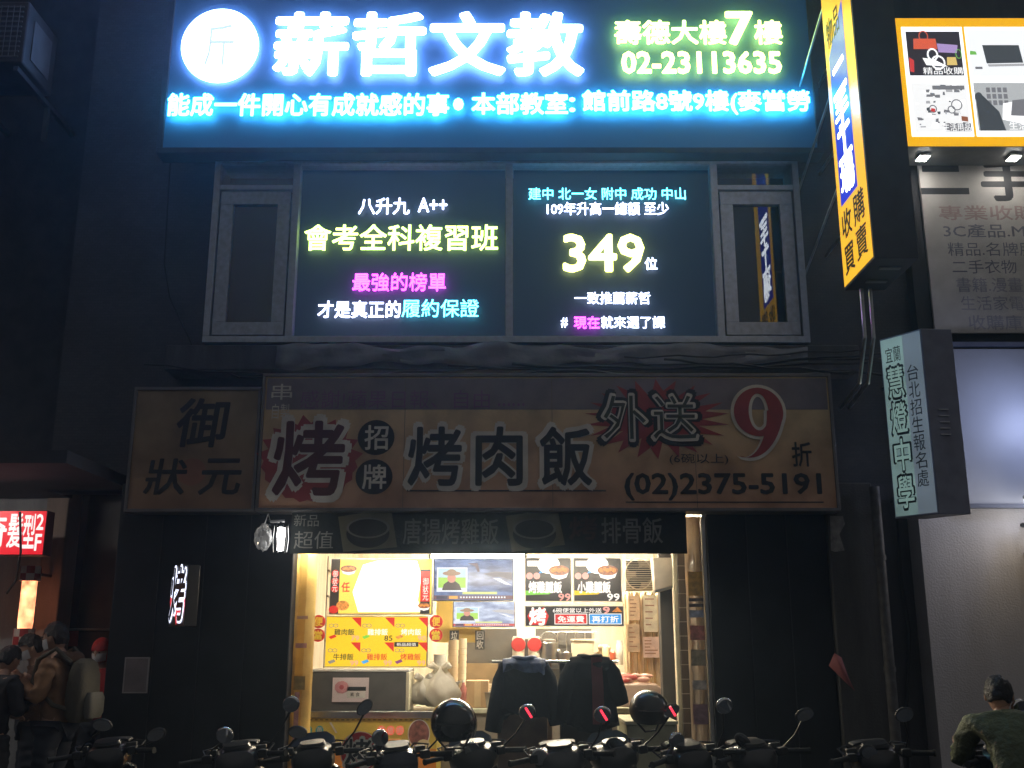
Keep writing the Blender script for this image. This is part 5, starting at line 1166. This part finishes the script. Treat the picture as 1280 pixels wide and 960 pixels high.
# ================================================================== SCOOTERS
sc_black = M('scooter_black', (0.010, 0.010, 0.011), 0.3, coat=0.5); sc_grey = M('scooter_grey', (0.05, 0.05, 0.055), 0.28, 0.3, coat=0.5); sc_blue = M('scooter_blue', (0.012, 0.016, 0.035), 0.25, 0.2, coat=0.5); sc_plast = M('scooter_plastic', (0.014, 0.014, 0.015), 0.6)
seatm = M('scooter_seat', (0.012, 0.012, 0.013), 0.55, bump=0.2, bscale=60); chrome = M('chrome', (0.7, 0.7, 0.7), 0.12, 1.0, var=0.02); mirr = M('mirror_glass', (0.75, 0.78, 0.8), 0.02, 1.0, var=0.0); redl = M('tail_lens', (0.35, 0.01, 0.01), 0.15, coat=0.5); redrefl = E('red_reflection_glow', (1.0, 0.03, 0.06), 2.5); clear_ = M('lamp_lens', (0.6, 0.6, 0.6), 0.1, coat=0.6); silver = M('trim_silver', (0.45, 0.45, 0.46), 0.2, 0.9); plate = M('number_plate', (0.6, 0.6, 0.58), 0.4)
def se(cx, cy, cz, wx, wz, n=20, p=0.7, plane='xz'):
    r_ = []
    for k in range(n):
        q = 2 * math.pi * k / n; a, c_ = math.cos(q), math.sin(q)
        a = abs(a) ** p * (1 if a > 0 else -1); c_ = abs(c_) ** p * (1 if c_ > 0 else -1)
        r_.append((cx + wx * a, cy, cz + wz * c_) if plane == 'xz' else (cx + wx * a, cy + wz * c_, cz))
    return r_
def scooter(px, Y, yaw, lean, col, lab, ml, mr, lit=None, z0=0.0):
    """rear towards the street; ml, mr: where the two mirrors stand in the photo"""
    x = PX(px, 935, Y + 0.35); tall = int(px) % 3 == 0; mv = int(px) % 4 % 3; hw_ = 0.15 + 0.04 * ((int(px) * 7) % 10) / 10
    t = thing('scooter', lab, 'scooter', 'scooters parked in a row outside the shop', (x, Y, z0), (0, R(lean), R(yaw)))
    t.scale = (0.93, 0.93, 0.93)
    mw = Matrix.Translation((x, Y, z0)) @ Euler((0, R(lean), R(yaw))).to_matrix().to_4x4() @ Matrix.Scale(0.93, 4); inv = mw.inverted()
    b = MB(); b.loft([se(0, -0.86, 0.66, 0.05, 0.04), se(0, -0.80, 0.64, 0.13, 0.09), se(0, -0.55, 0.58, 0.18, 0.15), se(0, -0.2, 0.52, 0.19, 0.18), se(0, -0.02, 0.45, 0.17, 0.16), se(0, 0.05, 0.36, 0.14, 0.08)], col); b.build('body', t)
    b = MB(); b.loft([se(0, -0.78, 0.78, 0.08, 0.03), se(0, -0.68, 0.77, 0.13, 0.05), se(0, -0.40, 0.755, 0.15, 0.055), se(0, -0.22, 0.735, 0.15, 0.05), se(0, 0.0, 0.72, 0.12, 0.05), se(0, 0.06, 0.70, 0.07, 0.03)], seatm); b.build('seat', t)
    b = MB(); b.box(-0.16, 0.16, 0.0, 0.42, 0.29, 0.34, sc_plast); b.build('footboard', t, bevel=0.02)
    b = MB(); b.loft([se(0, 0.42, 0.28, 0.15, 0.05, plane='xy'), se(0, 0.47, 0.45, 0.19, 0.055, plane='xy'), se(0, 0.46, 0.7, 0.21, 0.06, plane='xy'), se(0, 0.40, 0.88, 0.17, 0.06, plane='xy'), se(0, 0.37, 0.93, 0.10, 0.05, plane='xy')], col); b.build('front_shield', t)
    b = MB(); b.loft([se(0, 0.20, 0.93, 0.06, 0.05), se(0, 0.23, 0.94, 0.13, 0.085), se(0, 0.30, 0.955, hw_, 0.09), se(0, 0.40, 0.965, hw_ * 0.97, 0.095), se(0, 0.50, 0.945, hw_ * 0.65, 0.08), se(0, 0.54, 0.93, 0.05, 0.05)], col); o = b.build('head_cowl', t)
    b = MB(); b.loft([[(p[0], p[1], p[2] + 0.25 * (p[1] - 0.28)) for p in se(0, 0.30, 1.045 + d_, 0.095 - 0.012 * k, 0.055 - 0.008 * k, plane='xy')] for k, d_ in enumerate((0.0, 0.02))], M('dash_face', (0.02, 0.021, 0.024), 0.35, spec=0.3)); b.build('dash', o)
    b = MB(); b.ball((0, 0.49, 0.95), (0.075, 0.03, 0.05), clear_, 16, 10); b.build('headlight', o)
    b = MB(); b.tube([(-0.33, 0.17, 0.985), (-0.22, 0.24, 0.99), (-0.1, 0.30, 0.985), (0.1, 0.30, 0.985), (0.22, 0.24, 0.99), (0.33, 0.17, 0.985)], 0.011, blackm); b.build('handlebar', t)
    for sx in (-1, 1):
        b = MB(); b.tube([(sx * 0.21, 0.246, 0.99), (sx * 0.34, 0.164, 0.985)], 0.018, rubber, 10); b.tube([(sx * 0.34, 0.164, 0.985), (sx * 0.352, 0.157, 0.985)], 0.022, rubber, 10); b.build('grip', t)
        b = MB(); b.tube([(sx * 0.19, 0.30, 0.985), (sx * 0.26, 0.27, 0.98), (sx * 0.35, 0.205, 0.972)], [0.007, 0.006, 0.009], silver, 6); b.build('brake_lever', t)
    b = MB(); b.loft([se(0, 0.42, 1.03, 0.16, 0.012), se(0, 0.47, 1.075, 0.15, 0.010), se(0, 0.50, 1.11, 0.10, 0.006)] if tall else [se(0, 0.40, 1.05, 0.12, 0.02), se(0, 0.47, 1.06, 0.13, 0.02), se(0, 0.53, 1.02, 0.08, 0.01)], sc_plast); b.build('dash_hood', t)
    for sx in (-1, 1):
        b = MB(); b.box(sx * 0.155, sx * 0.215, 0.215, 0.285, 0.965, 1.02, sc_plast); b.build('switch_housing', t, bevel=0.008)
        b = MB(); b.box(sx * 0.13, sx * 0.20, 0.285, 0.335, 1.0, 1.045, M('reservoir', (0.05, 0.05, 0.05), 0.3)); b.build('brake_reservoir', t, bevel=0.006)
        b = MB(); b.tube([(sx * 0.20, 0.30, 0.985), (sx * 0.24, 0.37, 1.04), (sx * 0.16, 0.44, 1.05), (sx * 0.08, 0.46, 0.98)], 0.006, cable, 6); b.tube([(sx * 0.18, 0.27, 0.97), (sx * 0.21, 0.36, 1.01), (sx * 0.12, 0.43, 1.02), (sx * 0.05, 0.47, 0.96)], 0.005, cable, 6); b.build('brake_cable', t)
    for k, mp in enumerate((ml, mr)):
        sx = -1 if k == 0 else 1
        if mp is None: continue
        root = Vector((sx * 0.19, 0.27, 1.0)); w_ = P3(mp[0], mp[1], Y + 0.22); c = inv @ w_
        lim = Vector((sx * 0.24, 0.22, 1.13)); dv = c - lim
        if dv.length > 0.25: c = lim + dv.normalized() * 0.25
        tilt = Euler((R(12), R(-sx * 14 + (mp[2] if len(mp) > 2 else 0)), R(-sx * 10))).to_matrix().to_4x4()
        b = MB(); b.tube([root, root.lerp(c, 0.45) + Vector((sx * 0.02, -0.01, -0.01)), c + Vector((0, 0.02, -0.03))], [0.007, 0.006, 0.008], blackm, 7)
        b.ball(c, (0.068 - 0.004 * mv, 0.024, 0.043 + 0.006 * mv), sc_plast if mv != 2 else chrome, 20, 12, mat=tilt); o = b.build('mirror', t)
        b = MB(); ell = [c + tilt @ Vector(((0.060 - 0.004 * mv) * math.cos(2 * math.pi * q / 24), -0.0255, (0.036 + 0.006 * mv) * math.sin(2 * math.pi * q / 24))) for q in range(24)]; b.poly(ell, mirr); b.build('mirror_glass', o, smooth=False)
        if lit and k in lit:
            b = MB(); b.prism([c + tilt @ Vector(p) for p in ((0.010, -0.029, -0.038), (0.024, -0.029, -0.038), (0.008, -0.029, 0.038), (-0.006, -0.029, 0.038))], tilt @ Vector((0, -0.006, 0)), redrefl); b.build('red_reflection', o)  # glowing red strip stands in for a reflection in the mirror
    for y, nm in ((0.62, 'front_wheel'), (-0.58, 'rear_wheel')):
        b = MB(); b.lathe([(0.15, -0.045), (0.205, -0.05), (0.235, -0.03), (0.243, 0), (0.235, 0.03), (0.205, 0.05), (0.15, 0.045)], (0, y, 0.243), rubber, 28, 'x'); o = b.build('wheel', t)
        b = MB(); b.lathe([(0.03, -0.04), (0.149, -0.035), (0.152, 0.0), (0.149, 0.035), (0.03, 0.04)], (0, y, 0.243), silver, 24, 'x'); b.build('rim', o)
    b = MB(); b.loft([se(0, 0.42, 0.40, 0.07, 0.02), se(0, 0.55, 0.49, 0.08, 0.03), se(0, 0.70, 0.50, 0.075, 0.03), se(0, 0.84, 0.42, 0.05, 0.02)], col); b.build('fender', t)
    b = MB(); b.tube([(-0.075, 0.62, 0.25), (-0.075, 0.50, 0.6)], 0.018, silver); b.tube([(0.075, 0.62, 0.25), (0.075, 0.50, 0.6)], 0.018, silver); b.build('fork', t)
    b = MB(); b.ball((0, -0.855, 0.655), (0.10, 0.03, 0.045), redl, 16, 10); b.build('tail_light', t)
    b = MB(); b.box(-0.085, 0.085, -0.90, -0.893, 0.42, 0.54, plate); b.tube([(0, -0.89, 0.5), (0, -0.78, 0.6)], 0.012, sc_plast); b.build('number_plate', t)
    b = MB(); b.tube([(0.15, -0.1, 0.27), (0.16, -0.35, 0.27), (0.17, -0.80, 0.33)], [0.02, 0.05, 0.055], blackm, 12); b.build('exhaust', t)
    b = MB(); b.tube([(0.14, -0.80, 0.84), (0.13, -0.55, 0.80), (0.14, -0.86, 0.84), (-0.14, -0.86, 0.84), (-0.13, -0.55, 0.80)], 0.011, silver, 8); b.build('grab_rail', t)
    return t
scooter(160, 6.85, 5, -5, sc_black, 'black scooter in the dark below the small wall notice', (128, 906), (196, 918))
scooter(322, 6.65, 3, -6, sc_grey, 'grey black scooter with catching mirror left of the amber sheet', (281, 919, 20), (364, 880))
scooter(420, 6.80, 8, -6, sc_black, 'black scooter with tall raised mirror before the yellow counter', (372, 915), (456, 884, -25))
scooter(530, 6.60, 18, -5, sc_blue, 'dark blue scooter before the orange board carrying the visorless black helmet', (475, 922, 15), (553, 905))
scooter(618, 6.85, 8, -6, sc_black, 'black scooter below the blue shouldered jacket with a glowing strip for a red mirror reflection', (598, 940), (659, 890), (1,))
scooter(718, 6.65, 3, -5, sc_grey, 'dark scooter below the red striped jacket with a glowing strip for a red mirror reflection', (674, 946, 25), (753, 893), (1,))
scooter(795, 6.90, 11, -6, sc_black, 'dark scooter before the pale green cabinet with a glowing strip for a red mirror reflection', (770, 930), (838, 888), (1,))
scooter(890, 6.70, 18, -5, sc_black, 'black scooter before the right plastic sheet with a round mirror', (845, 925), (905, 882))
scooter(968, 6.80, 16, -5, sc_grey, 'grey scooter in the dark before the blank right wall', (928, 926, 30), (1005, 893))
scooter(1105, 6.70, -1, -5, sc_black, 'black scooter at the foot of the drain pipe', (1085, 940), (1130, 893))
scooter(1262, 6.55, 14, -3, sc_black, 'black scooter ridden by the person in the olive jacket', (1205, 930), (1274, 884))
def helmet(px, py, Y, r, yaw, lab, visor, z=None):
    s = thing('helmet', lab, 'helmet'); c = P3(px, py, Y)
    mat = Euler((R(8), R(-6), R(yaw))).to_matrix().to_4x4()
    def fn(p):
        if p.z < -r * 0.62: p = Vector((p.x * 0.93, p.y * 0.93, -r * 0.62 - 0.02 * (p.y / r)))
        return p
    hm = M('helmet_black_%d' % int(px), (0.011, 0.011, 0.012), 0.22 if visor else 0.35, coat=0.6)
    b = MB(); b.ball(c, (r, r * 1.1, r), hm, 32, 20, mat=mat, fn=fn); b.build('shell', s)
    b = MB()
    pts = [c + mat @ Vector((r * 1.01 * math.cos(R(200 + 140 * k / 16)), r * 1.12 * math.sin(R(200 + 140 * k / 16)), r * 0.12)) for k in range(17)]
    if visor:
        vs = []
        for k in range(17):
            a = R(205 + 130 * k / 16)
            for j in range(5):
                e = R(8 - 42 * j / 4); vs.append(c + mat @ Vector((r * 1.05 * math.cos(a) * math.cos(e), r * 1.16 * math.sin(a) * math.cos(e), r * 1.05 * math.sin(e))))
        b.add(vs, [(k * 5 + j, k * 5 + j + 1, (k + 1) * 5 + j + 1, (k + 1) * 5 + j) for k in range(16) for j in range(4)], M('visor_smoke', (0.03, 0.03, 0.035), 0.06, coat=1.0))
        b.build('visor', s)
    else:
        b.tube(pts, 0.008, hm, 6); b.build('brim', s)
    b = MB(); b.tube([c + mat @ Vector((-r * 0.8, 0, -r * 0.55)), c + mat @ Vector((-r * 0.4, -0.02, -r * 1.05)), c + mat @ Vector((r * 0.3, -0.02, -r * 1.08)), c + mat @ Vector((r * 0.8, 0, -r * 0.55))], 0.007, rubber, 6); b.build('chin_strap', s)
helmet(567, 903, 6.85, 0.145, 12, 'round full black helmet with smoked visor on a scooter before the pale counter', True)
helmet(811, 887, 7.2, 0.125, 30, 'matt black half helmet resting on the scooter by the cabinet', False)
# ================================================================== PEOPLE
def skin_mesh(joints, edges, sub=2):
    """joints: list of (pos, radius[, radius2]); one continuous surface grown by the Skin modifier"""
    me = bpy.data.meshes.new('sk'); me.from_pydata([j[0] for j in joints], edges, [])
    o = bpy.data.objects.new('sk', me); COL.objects.link(o)
    sk = o.modifiers.new('s', 'SKIN'); sk.use_smooth_shade = True; sk.branch_smoothing = 0.6
    for i, j in enumerate(joints): me.skin_vertices[0].data[i].radius = (j[1], j[2] if len(j) > 2 else j[1]); me.skin_vertices[0].data[i].use_root = (i == 0)
    sb = o.modifiers.new('u', 'SUBSURF'); sb.levels = sub; sb.render_levels = sub
    dg = bpy.context.evaluated_depsgraph_get(); m2 = bpy.data.meshes.new_from_object(o.evaluated_get(dg))
    v = [tuple(p.co) for p in m2.vertices]; f = [list(p.vertices) for p in m2.polygons]
    bpy.data.objects.remove(o); bpy.data.meshes.remove(me); bpy.data.meshes.remove(m2)
    return v, f
skinm = M('skin', (0.45, 0.27, 0.19), 0.5, var=0.06); hairm = M('black_hair', (0.012, 0.010, 0.010), 0.45, bump=0.6, bscale=90); lipm = M('lips', (0.32, 0.13, 0.11), 0.5); eyem = M('eye_dark', (0.02, 0.015, 0.012), 0.2)
def folds(v, amp, sc):
    out = []
    for p in v:
        q = Vector(p); n_ = mnoise.noise(Vector((q.x * sc, q.y * sc, q.z * sc * 2.6))) + 0.5 * mnoise.noise(Vector((q.x * sc * 2.3 + 7, q.y * sc * 2.3, q.z * sc * 4.5)))
        d = Vector((q.x, q.y, 0)); d = d.normalized() if d.length > 1e-4 else Vector((0, 0, 0))
        out.append(tuple(q + d * n_ * amp))
    return out
def person(label, loc, yaw, J, jac, tro, mask=None, hair=True, hood=None, hat=None, scale=1.0, headrot=(0, 0, 0)):
    """J: joint positions in the person's own frame, facing +y"""
    t = thing('person', label, 'person', None, loc, (0, 0, R(yaw)))
    V = {k: Vector(v) * scale for k, v in J.items()}
    js = [(V['pelvis'], .125 * scale, .095 * scale), (V['waist'], .12 * scale, .09 * scale), (V['chest'], .145 * scale, .10 * scale), (V['neck'], .055 * scale), (V['head'], .055 * scale)]
    ed = [(0, 1), (1, 2), (2, 3), (3, 4)]
    def chain(start, names, rad):
        last = start
        for n_, r_ in zip(names, rad):
            js.append((V[n_], r_ * scale)); ed.append((last, len(js) - 1)); last = len(js) - 1
    for sd in 'lr':
        chain(2, ['sh' + sd, 'el' + sd, 'wr' + sd], [.058, .042, .028])
        chain(0, ['hip' + sd, 'kn' + sd, 'an' + sd, 'toe' + sd], [.085, .055, .04, .032])
    v, f = skin_mesh(js, ed, 1)
    b = MB(); b.add(v, f, skinm)
    hc = V['head'] + Vector((0, 0.015, 0.05)) * scale; hm = Euler([R(a) for a in headrot]).to_matrix().to_4x4()
    def hfn(p):
        q = Vector(p)
        if q.z < 0: q.x *= 1 + 0.25 * q.z / 0.115; q.y *= 1 + 0.10 * q.z / 0.115
        if q.y > 0 and abs(q.x) < 0.02 and -0.04 < q.z < 0.02: q.y += 0.022 * (1 - abs(q.x) / 0.02)
        return q * scale
    b.ball(hc, (.075, .092, .115), skinm, 28, 20, mat=hm, fn=hfn)
    for sx in (-1, 1):
        b.ball(hc + hm @ (Vector((sx * .076, -.005, -.005)) * scale), (.010 * scale, .018 * scale, .030 * scale), skinm, 10, 8)
        b.ball(hc + hm @ (Vector((sx * .03, .082, .008)) * scale), (.013 * scale, .008 * scale, .007 * scale), eyem, 8, 6)
    b.ball(hc + hm @ (Vector((0, .083, -.058)) * scale), (.022 * scale, .006 * scale, .006 * scale), lipm, 10, 6)
    for sd, sx in (('l', -1), ('r', 1)):
        w_ = V['wr' + sd]; d = (w_ - V['el' + sd]).normalized(); side = d.cross(Vector((0, 0, 1))).normalized() if abs(d.z) < 0.95 else Vector((1, 0, 0)); up = side.cross(d).normalized()
        b.tube([w_, w_ + d * .04 * scale, w_ + d * .085 * scale], [.028 * scale, .036 * scale, .034 * scale], skinm, 10)
        for k, ln in enumerate((.062, .075, .07, .055)):
            p0 = w_ + d * .08 * scale + side * (k - 1.5) * .019 * scale; b.tube([p0, p0 + d * ln * .45 * scale - up * .006, p0 + d * ln * .75 * scale - up * .022 * scale, p0 + d * ln * .85 * scale - up * .038 * scale], [.010 * scale, .0095 * scale, .009 * scale, .007 * scale], skinm, 7)
        p0 = w_ + d * .03 * scale + side * (-sx) * .032 * scale; b.tube([p0, p0 + d * .03 * scale - side * sx * .018 * scale, p0 + d * .055 * scale - side * sx * .016 * scale - up * .012], [.013 * scale, .012 * scale, .008 * scale], skinm, 7)
    b.build('body', t, ang=180)
    # clothes
    jj = [(V['pelvis'] + Vector((0, 0, -.06)), .172 * scale, .142 * scale), (V['waist'], .165 * scale, .138 * scale), (V['chest'] + Vector((0, -.01, 0)), .175 * scale, .14 * scale), (V['neck'] + Vector((0, -.01, -.02)), .085 * scale)]
    ee = [(0, 1), (1, 2), (2, 3)]
    for sd in 'lr':
        n0 = len(jj); w_ = V['wr' + sd].lerp(V['el' + sd], .06)
        jj += [(V['sh' + sd], .088 * scale), (V['sh' + sd].lerp(V['el' + sd], .55), .075 * scale), (V['el' + sd], .066 * scale), (w_, .048 * scale)]; ee += [(2, n0), (n0, n0 + 1), (n0 + 1, n0 + 2), (n0 + 2, n0 + 3)]
    v, f = skin_mesh(jj, ee, 3); v = folds(v, 0.022, 9); b = MB(); b.add(v, f, jac); b.build('jacket', t, ang=180)
    jj = [(V['pelvis'] + Vector((0, 0, .03)), .135 * scale, .11 * scale)]; ee = []
    for sd in 'lr':
        n0 = len(jj); jj += [(V['hip' + sd], .105 * scale), (V['kn' + sd], .075 * scale), (V['an' + sd] + Vector((0, 0, .03)), .06 * scale)]; ee += [(0, n0), (n0, n0 + 1), (n0 + 1, n0 + 2)]
    v, f = skin_mesh(jj, ee, 3); v = folds(v, 0.016, 9); b = MB(); b.add(v, f, tro); b.build('trousers', t, ang=180)
    for sd in 'lr':
        a, q = V['an' + sd], V['toe' + sd]; b = MB(); b.tube([a + (a - q) * .35 + Vector((0, 0, -.045)), a + Vector((0, 0, -.03)), a.lerp(q, .6) + Vector((0, 0, -.02)), q + (q - a) * .25], [.035, .05, .048, .03], rubber, 12); b.build('shoe', t)
    if hair:
        b = MB()
        rg = random.Random(9)
        def cap(p):
            q = Vector(p)
            if q.y > 0.03: q.z = max(q.z, 0.035)
            elif q.y > -0.02: q.z = max(q.z, 0.0)
            else: q.z = max(q.z, -0.075)
            return q * scale * (1.0 + 0.10 * mnoise.noise(Vector((q.x * 45, q.y * 45, q.z * 30))) + rg.uniform(-0.015, 0.015))
        b.ball(hc + hm @ (Vector((0, -.008, .012)) * scale), (.084, .100, .117), hairm, 48, 34, mat=hm, fn=cap); b.build('hair', t, ang=180)
    if mask:
        b = MB(); vs = []
        for i in range(13):
            a = R(18 + 144 * i / 12)
            for j in range(5):
                z = .0 - .078 * j / 4; k = 1.08 + .10 * math.sin(math.pi * j / 4) * (math.sin(a) ** 2)
                kk = 1 + 0.22 * z / .115
                vs.append(hc + hm @ (Vector((.075 * kk * k * math.cos(a), .092 * k * math.sin(a), z)) * scale))
        b.add(vs, [(i * 5 + j, i * 5 + j + 1, (i + 1) * 5 + j + 1, (i + 1) * 5 + j) for i in range(12) for j in range(4)], mask); b.build('face_mask', t)
    if hood:
        b = MB(); c = V['neck'] + Vector((0, -.05, .0)) * scale
        b.tube([c + Vector((.085 * math.cos(q * math.pi / 10), .075 * math.sin(q * math.pi / 10) - .01, .0 - .05 * max(0, math.sin(q * math.pi / 10)) + .035 * min(0, math.sin(q * math.pi / 10)))) * scale for q in range(21)], [scale * (.030 + .030 * max(0, -math.sin(q * math.pi / 10))) for q in range(21)], hood, 12); b.build('hood', t, ang=180)
    if hat:
        b = MB()
        def hcap(p):
            q = Vector(p); q.z = max(q.z, 0.01 if q.y > 0.02 else -0.11); return q * scale
        b.ball(hc + hm @ (Vector((0, -.012, .012)) * scale), (.095, .108, .128), hat, 26, 18, mat=hm, fn=hcap); b.build('hood', t, ang=180)
    return t
STAND = dict(pelvis=(0, 0, .90), waist=(0, 0, 1.06), chest=(0, .0, 1.26), neck=(0, .02, 1.42), head=(0, .04, 1.50), shl=(-.19, 0, 1.36), shr=(.19, 0, 1.36), ell=(-.22, .04, 1.08), elr=(.22, .04, 1.08), wrl=(-.14, .27, 1.16), wrr=(.14, .27, 1.16), hipl=(-.09, 0, .85), hipr=(.09, 0, .85), knl=(-.1, .03, .48), knr=(.1, .03, .48), anl=(-.1, 0, .08), anr=(.1, 0, .08), toel=(-.12, .15, .03), toer=(.12, .15, .03))
brownj = M('brown_coat', (0.30, 0.165, 0.085), 0.75, var=0.25, scale=9, bump=0.4, bscale=18); greyj = M('dark_coat', (0.02, 0.021, 0.028), 0.75, bump=0.4, bscale=18); jean = M('dark_jeans', (0.025, 0.03, 0.045), 0.8); olive = M('olive_coat', (0.10, 0.115, 0.055), 0.7, var=0.25, scale=10, bump=0.9, bscale=26); redj = M('red_coat', (0.42, 0.018, 0.02), 0.65, bump=0.4); maskm = M('mask_white', (0.62, 0.62, 0.64), 0.7); fur = M('brown_fur', (0.14, 0.075, 0.045), 0.85, bump=1.0, bscale=120)
p1 = dict(STAND, wrl=(-.08, .30, 1.24), wrr=(.08, .29, 1.22), head=(0, .06, 1.50))
xp1 = P3(74, 860, 8.4)
person('man in brown coat and white face mask looking at his phone', (xp1.x, 8.4, 0.12), 82, p1, brownj, jean, maskm, True, fur, headrot=(-14, 0, 0), scale=0.985)
xp2 = P3(46, 860, 8.95)
person('dark haired person in brown fur coat and mask half hidden behind the man', (xp2.x, 8.95, 0.12), 120, dict(STAND, head=(0, .07, 1.49)), fur, jean, maskm, True, fur, headrot=(-24, 0, 0), scale=0.94)
xp3 = P3(-8, 880, 8.2)
person('person in black coat seen from behind at the left edge', (xp3.x, 8.2, 0.12), -20, dict(STAND, head=(0, .10, 1.46), neck=(0, .05, 1.40), wrl=(-.12, .30, 1.05), wrr=(.1, .3, 1.2)), greyj, greyj, None, True, None, headrot=(-30, 0, 0), scale=0.90)
xp4 = P3(127, 850, 9.7)
person('person in red hooded coat standing in the doorway at left', (xp4.x, 9.7, 0.12), 170, STAND, redj, jean, maskm, False, None, redj, headrot=(-10, 0, 0), scale=0.91)
s = thing('phone', 'dark phone held up by the man in the brown coat', 'phone')
mw = Matrix.Translation((xp1.x, 8.4, 0.12)) @ Euler((0, 0, R(82))).to_matrix().to_4x4()
b = MB(); b.box(-.037, .037, -.005, .005, -.075, .075, M('phone_black', (0.02, 0.02, 0.022), 0.3)); b.xf(mw @ Matrix.Translation((0, .40, 1.27)) @ Euler((R(-35), 0, 0)).to_matrix().to_4x4()); b.build('phone_case', s, bevel=0.004)
b = MB(); b.box(-.033, .033, -.0075, -.0055, -.07, .07, E('phone_screen', (0.6, 0.7, 0.9), 0.35)); b.xf(mw @ Matrix.Translation((0, .40, 1.27)) @ Euler((R(-35), 0, 0)).to_matrix().to_4x4()); b.build('phone_screen', s)
s = thing('backpack', 'grey beige backpack on the back of the man in the brown coat', 'backpack')
bpk = M('backpack_beige', (0.10, 0.09, 0.065), 0.75, bump=0.3)
b = MB(); b.loft([se(0, -.20, z, w_, d_, plane='xy') for z, w_, d_ in ((.90, .12, .05), (.95, .15, .085), (1.1, .155, .095), (1.25, .15, .085), (1.34, .12, .06), (1.37, .06, .03))], bpk); b.xf(mw); b.build('bag_body', s)
b = MB(); b.loft([se(0, -.30, z, w_, d_, plane='xy') for z, w_, d_ in ((.93, .09, .03), (.97, .11, .045), (1.08, .11, .045), (1.12, .09, .03))], M('backpack_pocket', (0.14, 0.135, 0.115), 0.7)); b.xf(mw); b.build('pocket', s)
for sx in (-1, 1):
    b = MB(); b.tube([(sx * .10, -.14, 1.34), (sx * .13, -.02, 1.445), (sx * .13, .12, 1.36), (sx * .14, .14, 1.2), (sx * .15, -.05, 1.03), (sx * .13, -.16, 1.0)], 0.018, bpk, 8); b.xf(mw); b.build('strap', s)
SIT = dict(pelvis=(0, -.02, .80), waist=(0, .03, .95), chest=(0, .16, 1.10), neck=(0, .27, 1.19), head=(0, .33, 1.235), shl=(-.20, .20, 1.14), shr=(.20, .20, 1.14), ell=(-.27, .30, .90), elr=(.27, .30, .92), wrl=(-.24, .50, .98), wrr=(.25, .50, .98), hipl=(-.10, 0, .78), hipr=(.10, 0, .78), knl=(-.17, .36, .66), knr=(.17, .36, .66), anl=(-.20, .28, .10), anr=(.20, .28, .10), toel=(-.21, .42, .04), toer=(.21, .42, .04))
xq = PX(1236, 900, 6.7)
person('person in olive green coat seen from behind leaning over a scooter', (PX(1240, 900, 6.7), 6.42, 0), -14, SIT, olive, greyj, None, True, None, headrot=(-30, 0, -12), scale=1.0)
# ================================================================== HAZE ADDED IN PLACE OF LENS BLOOM
if HAZE > 0:
    m = bpy.data.materials.new('bloom_haze'); m.use_nodes = True
    n = m.node_tree.nodes; l = m.node_tree.links; n.remove(n['Principled BSDF'])
    pv = n.new('ShaderNodeVolumePrincipled'); pv.inputs['Density'].default_value = HAZE; pv.inputs['Anisotropy'].default_value = 0.82; pv.inputs['Color'].default_value = (0.55, 0.75, 1, 1)
    l.new(pv.outputs[0], n['Material Output'].inputs['Volume'])
    b = MB(); b.box(-125, 125, -125, 15, -1.0, 14.6, m)
    tag(b.build('haze', smooth=False), 'thin blue tinted haze added in place of lens bloom round the signs', 'haze', kind='stuff')
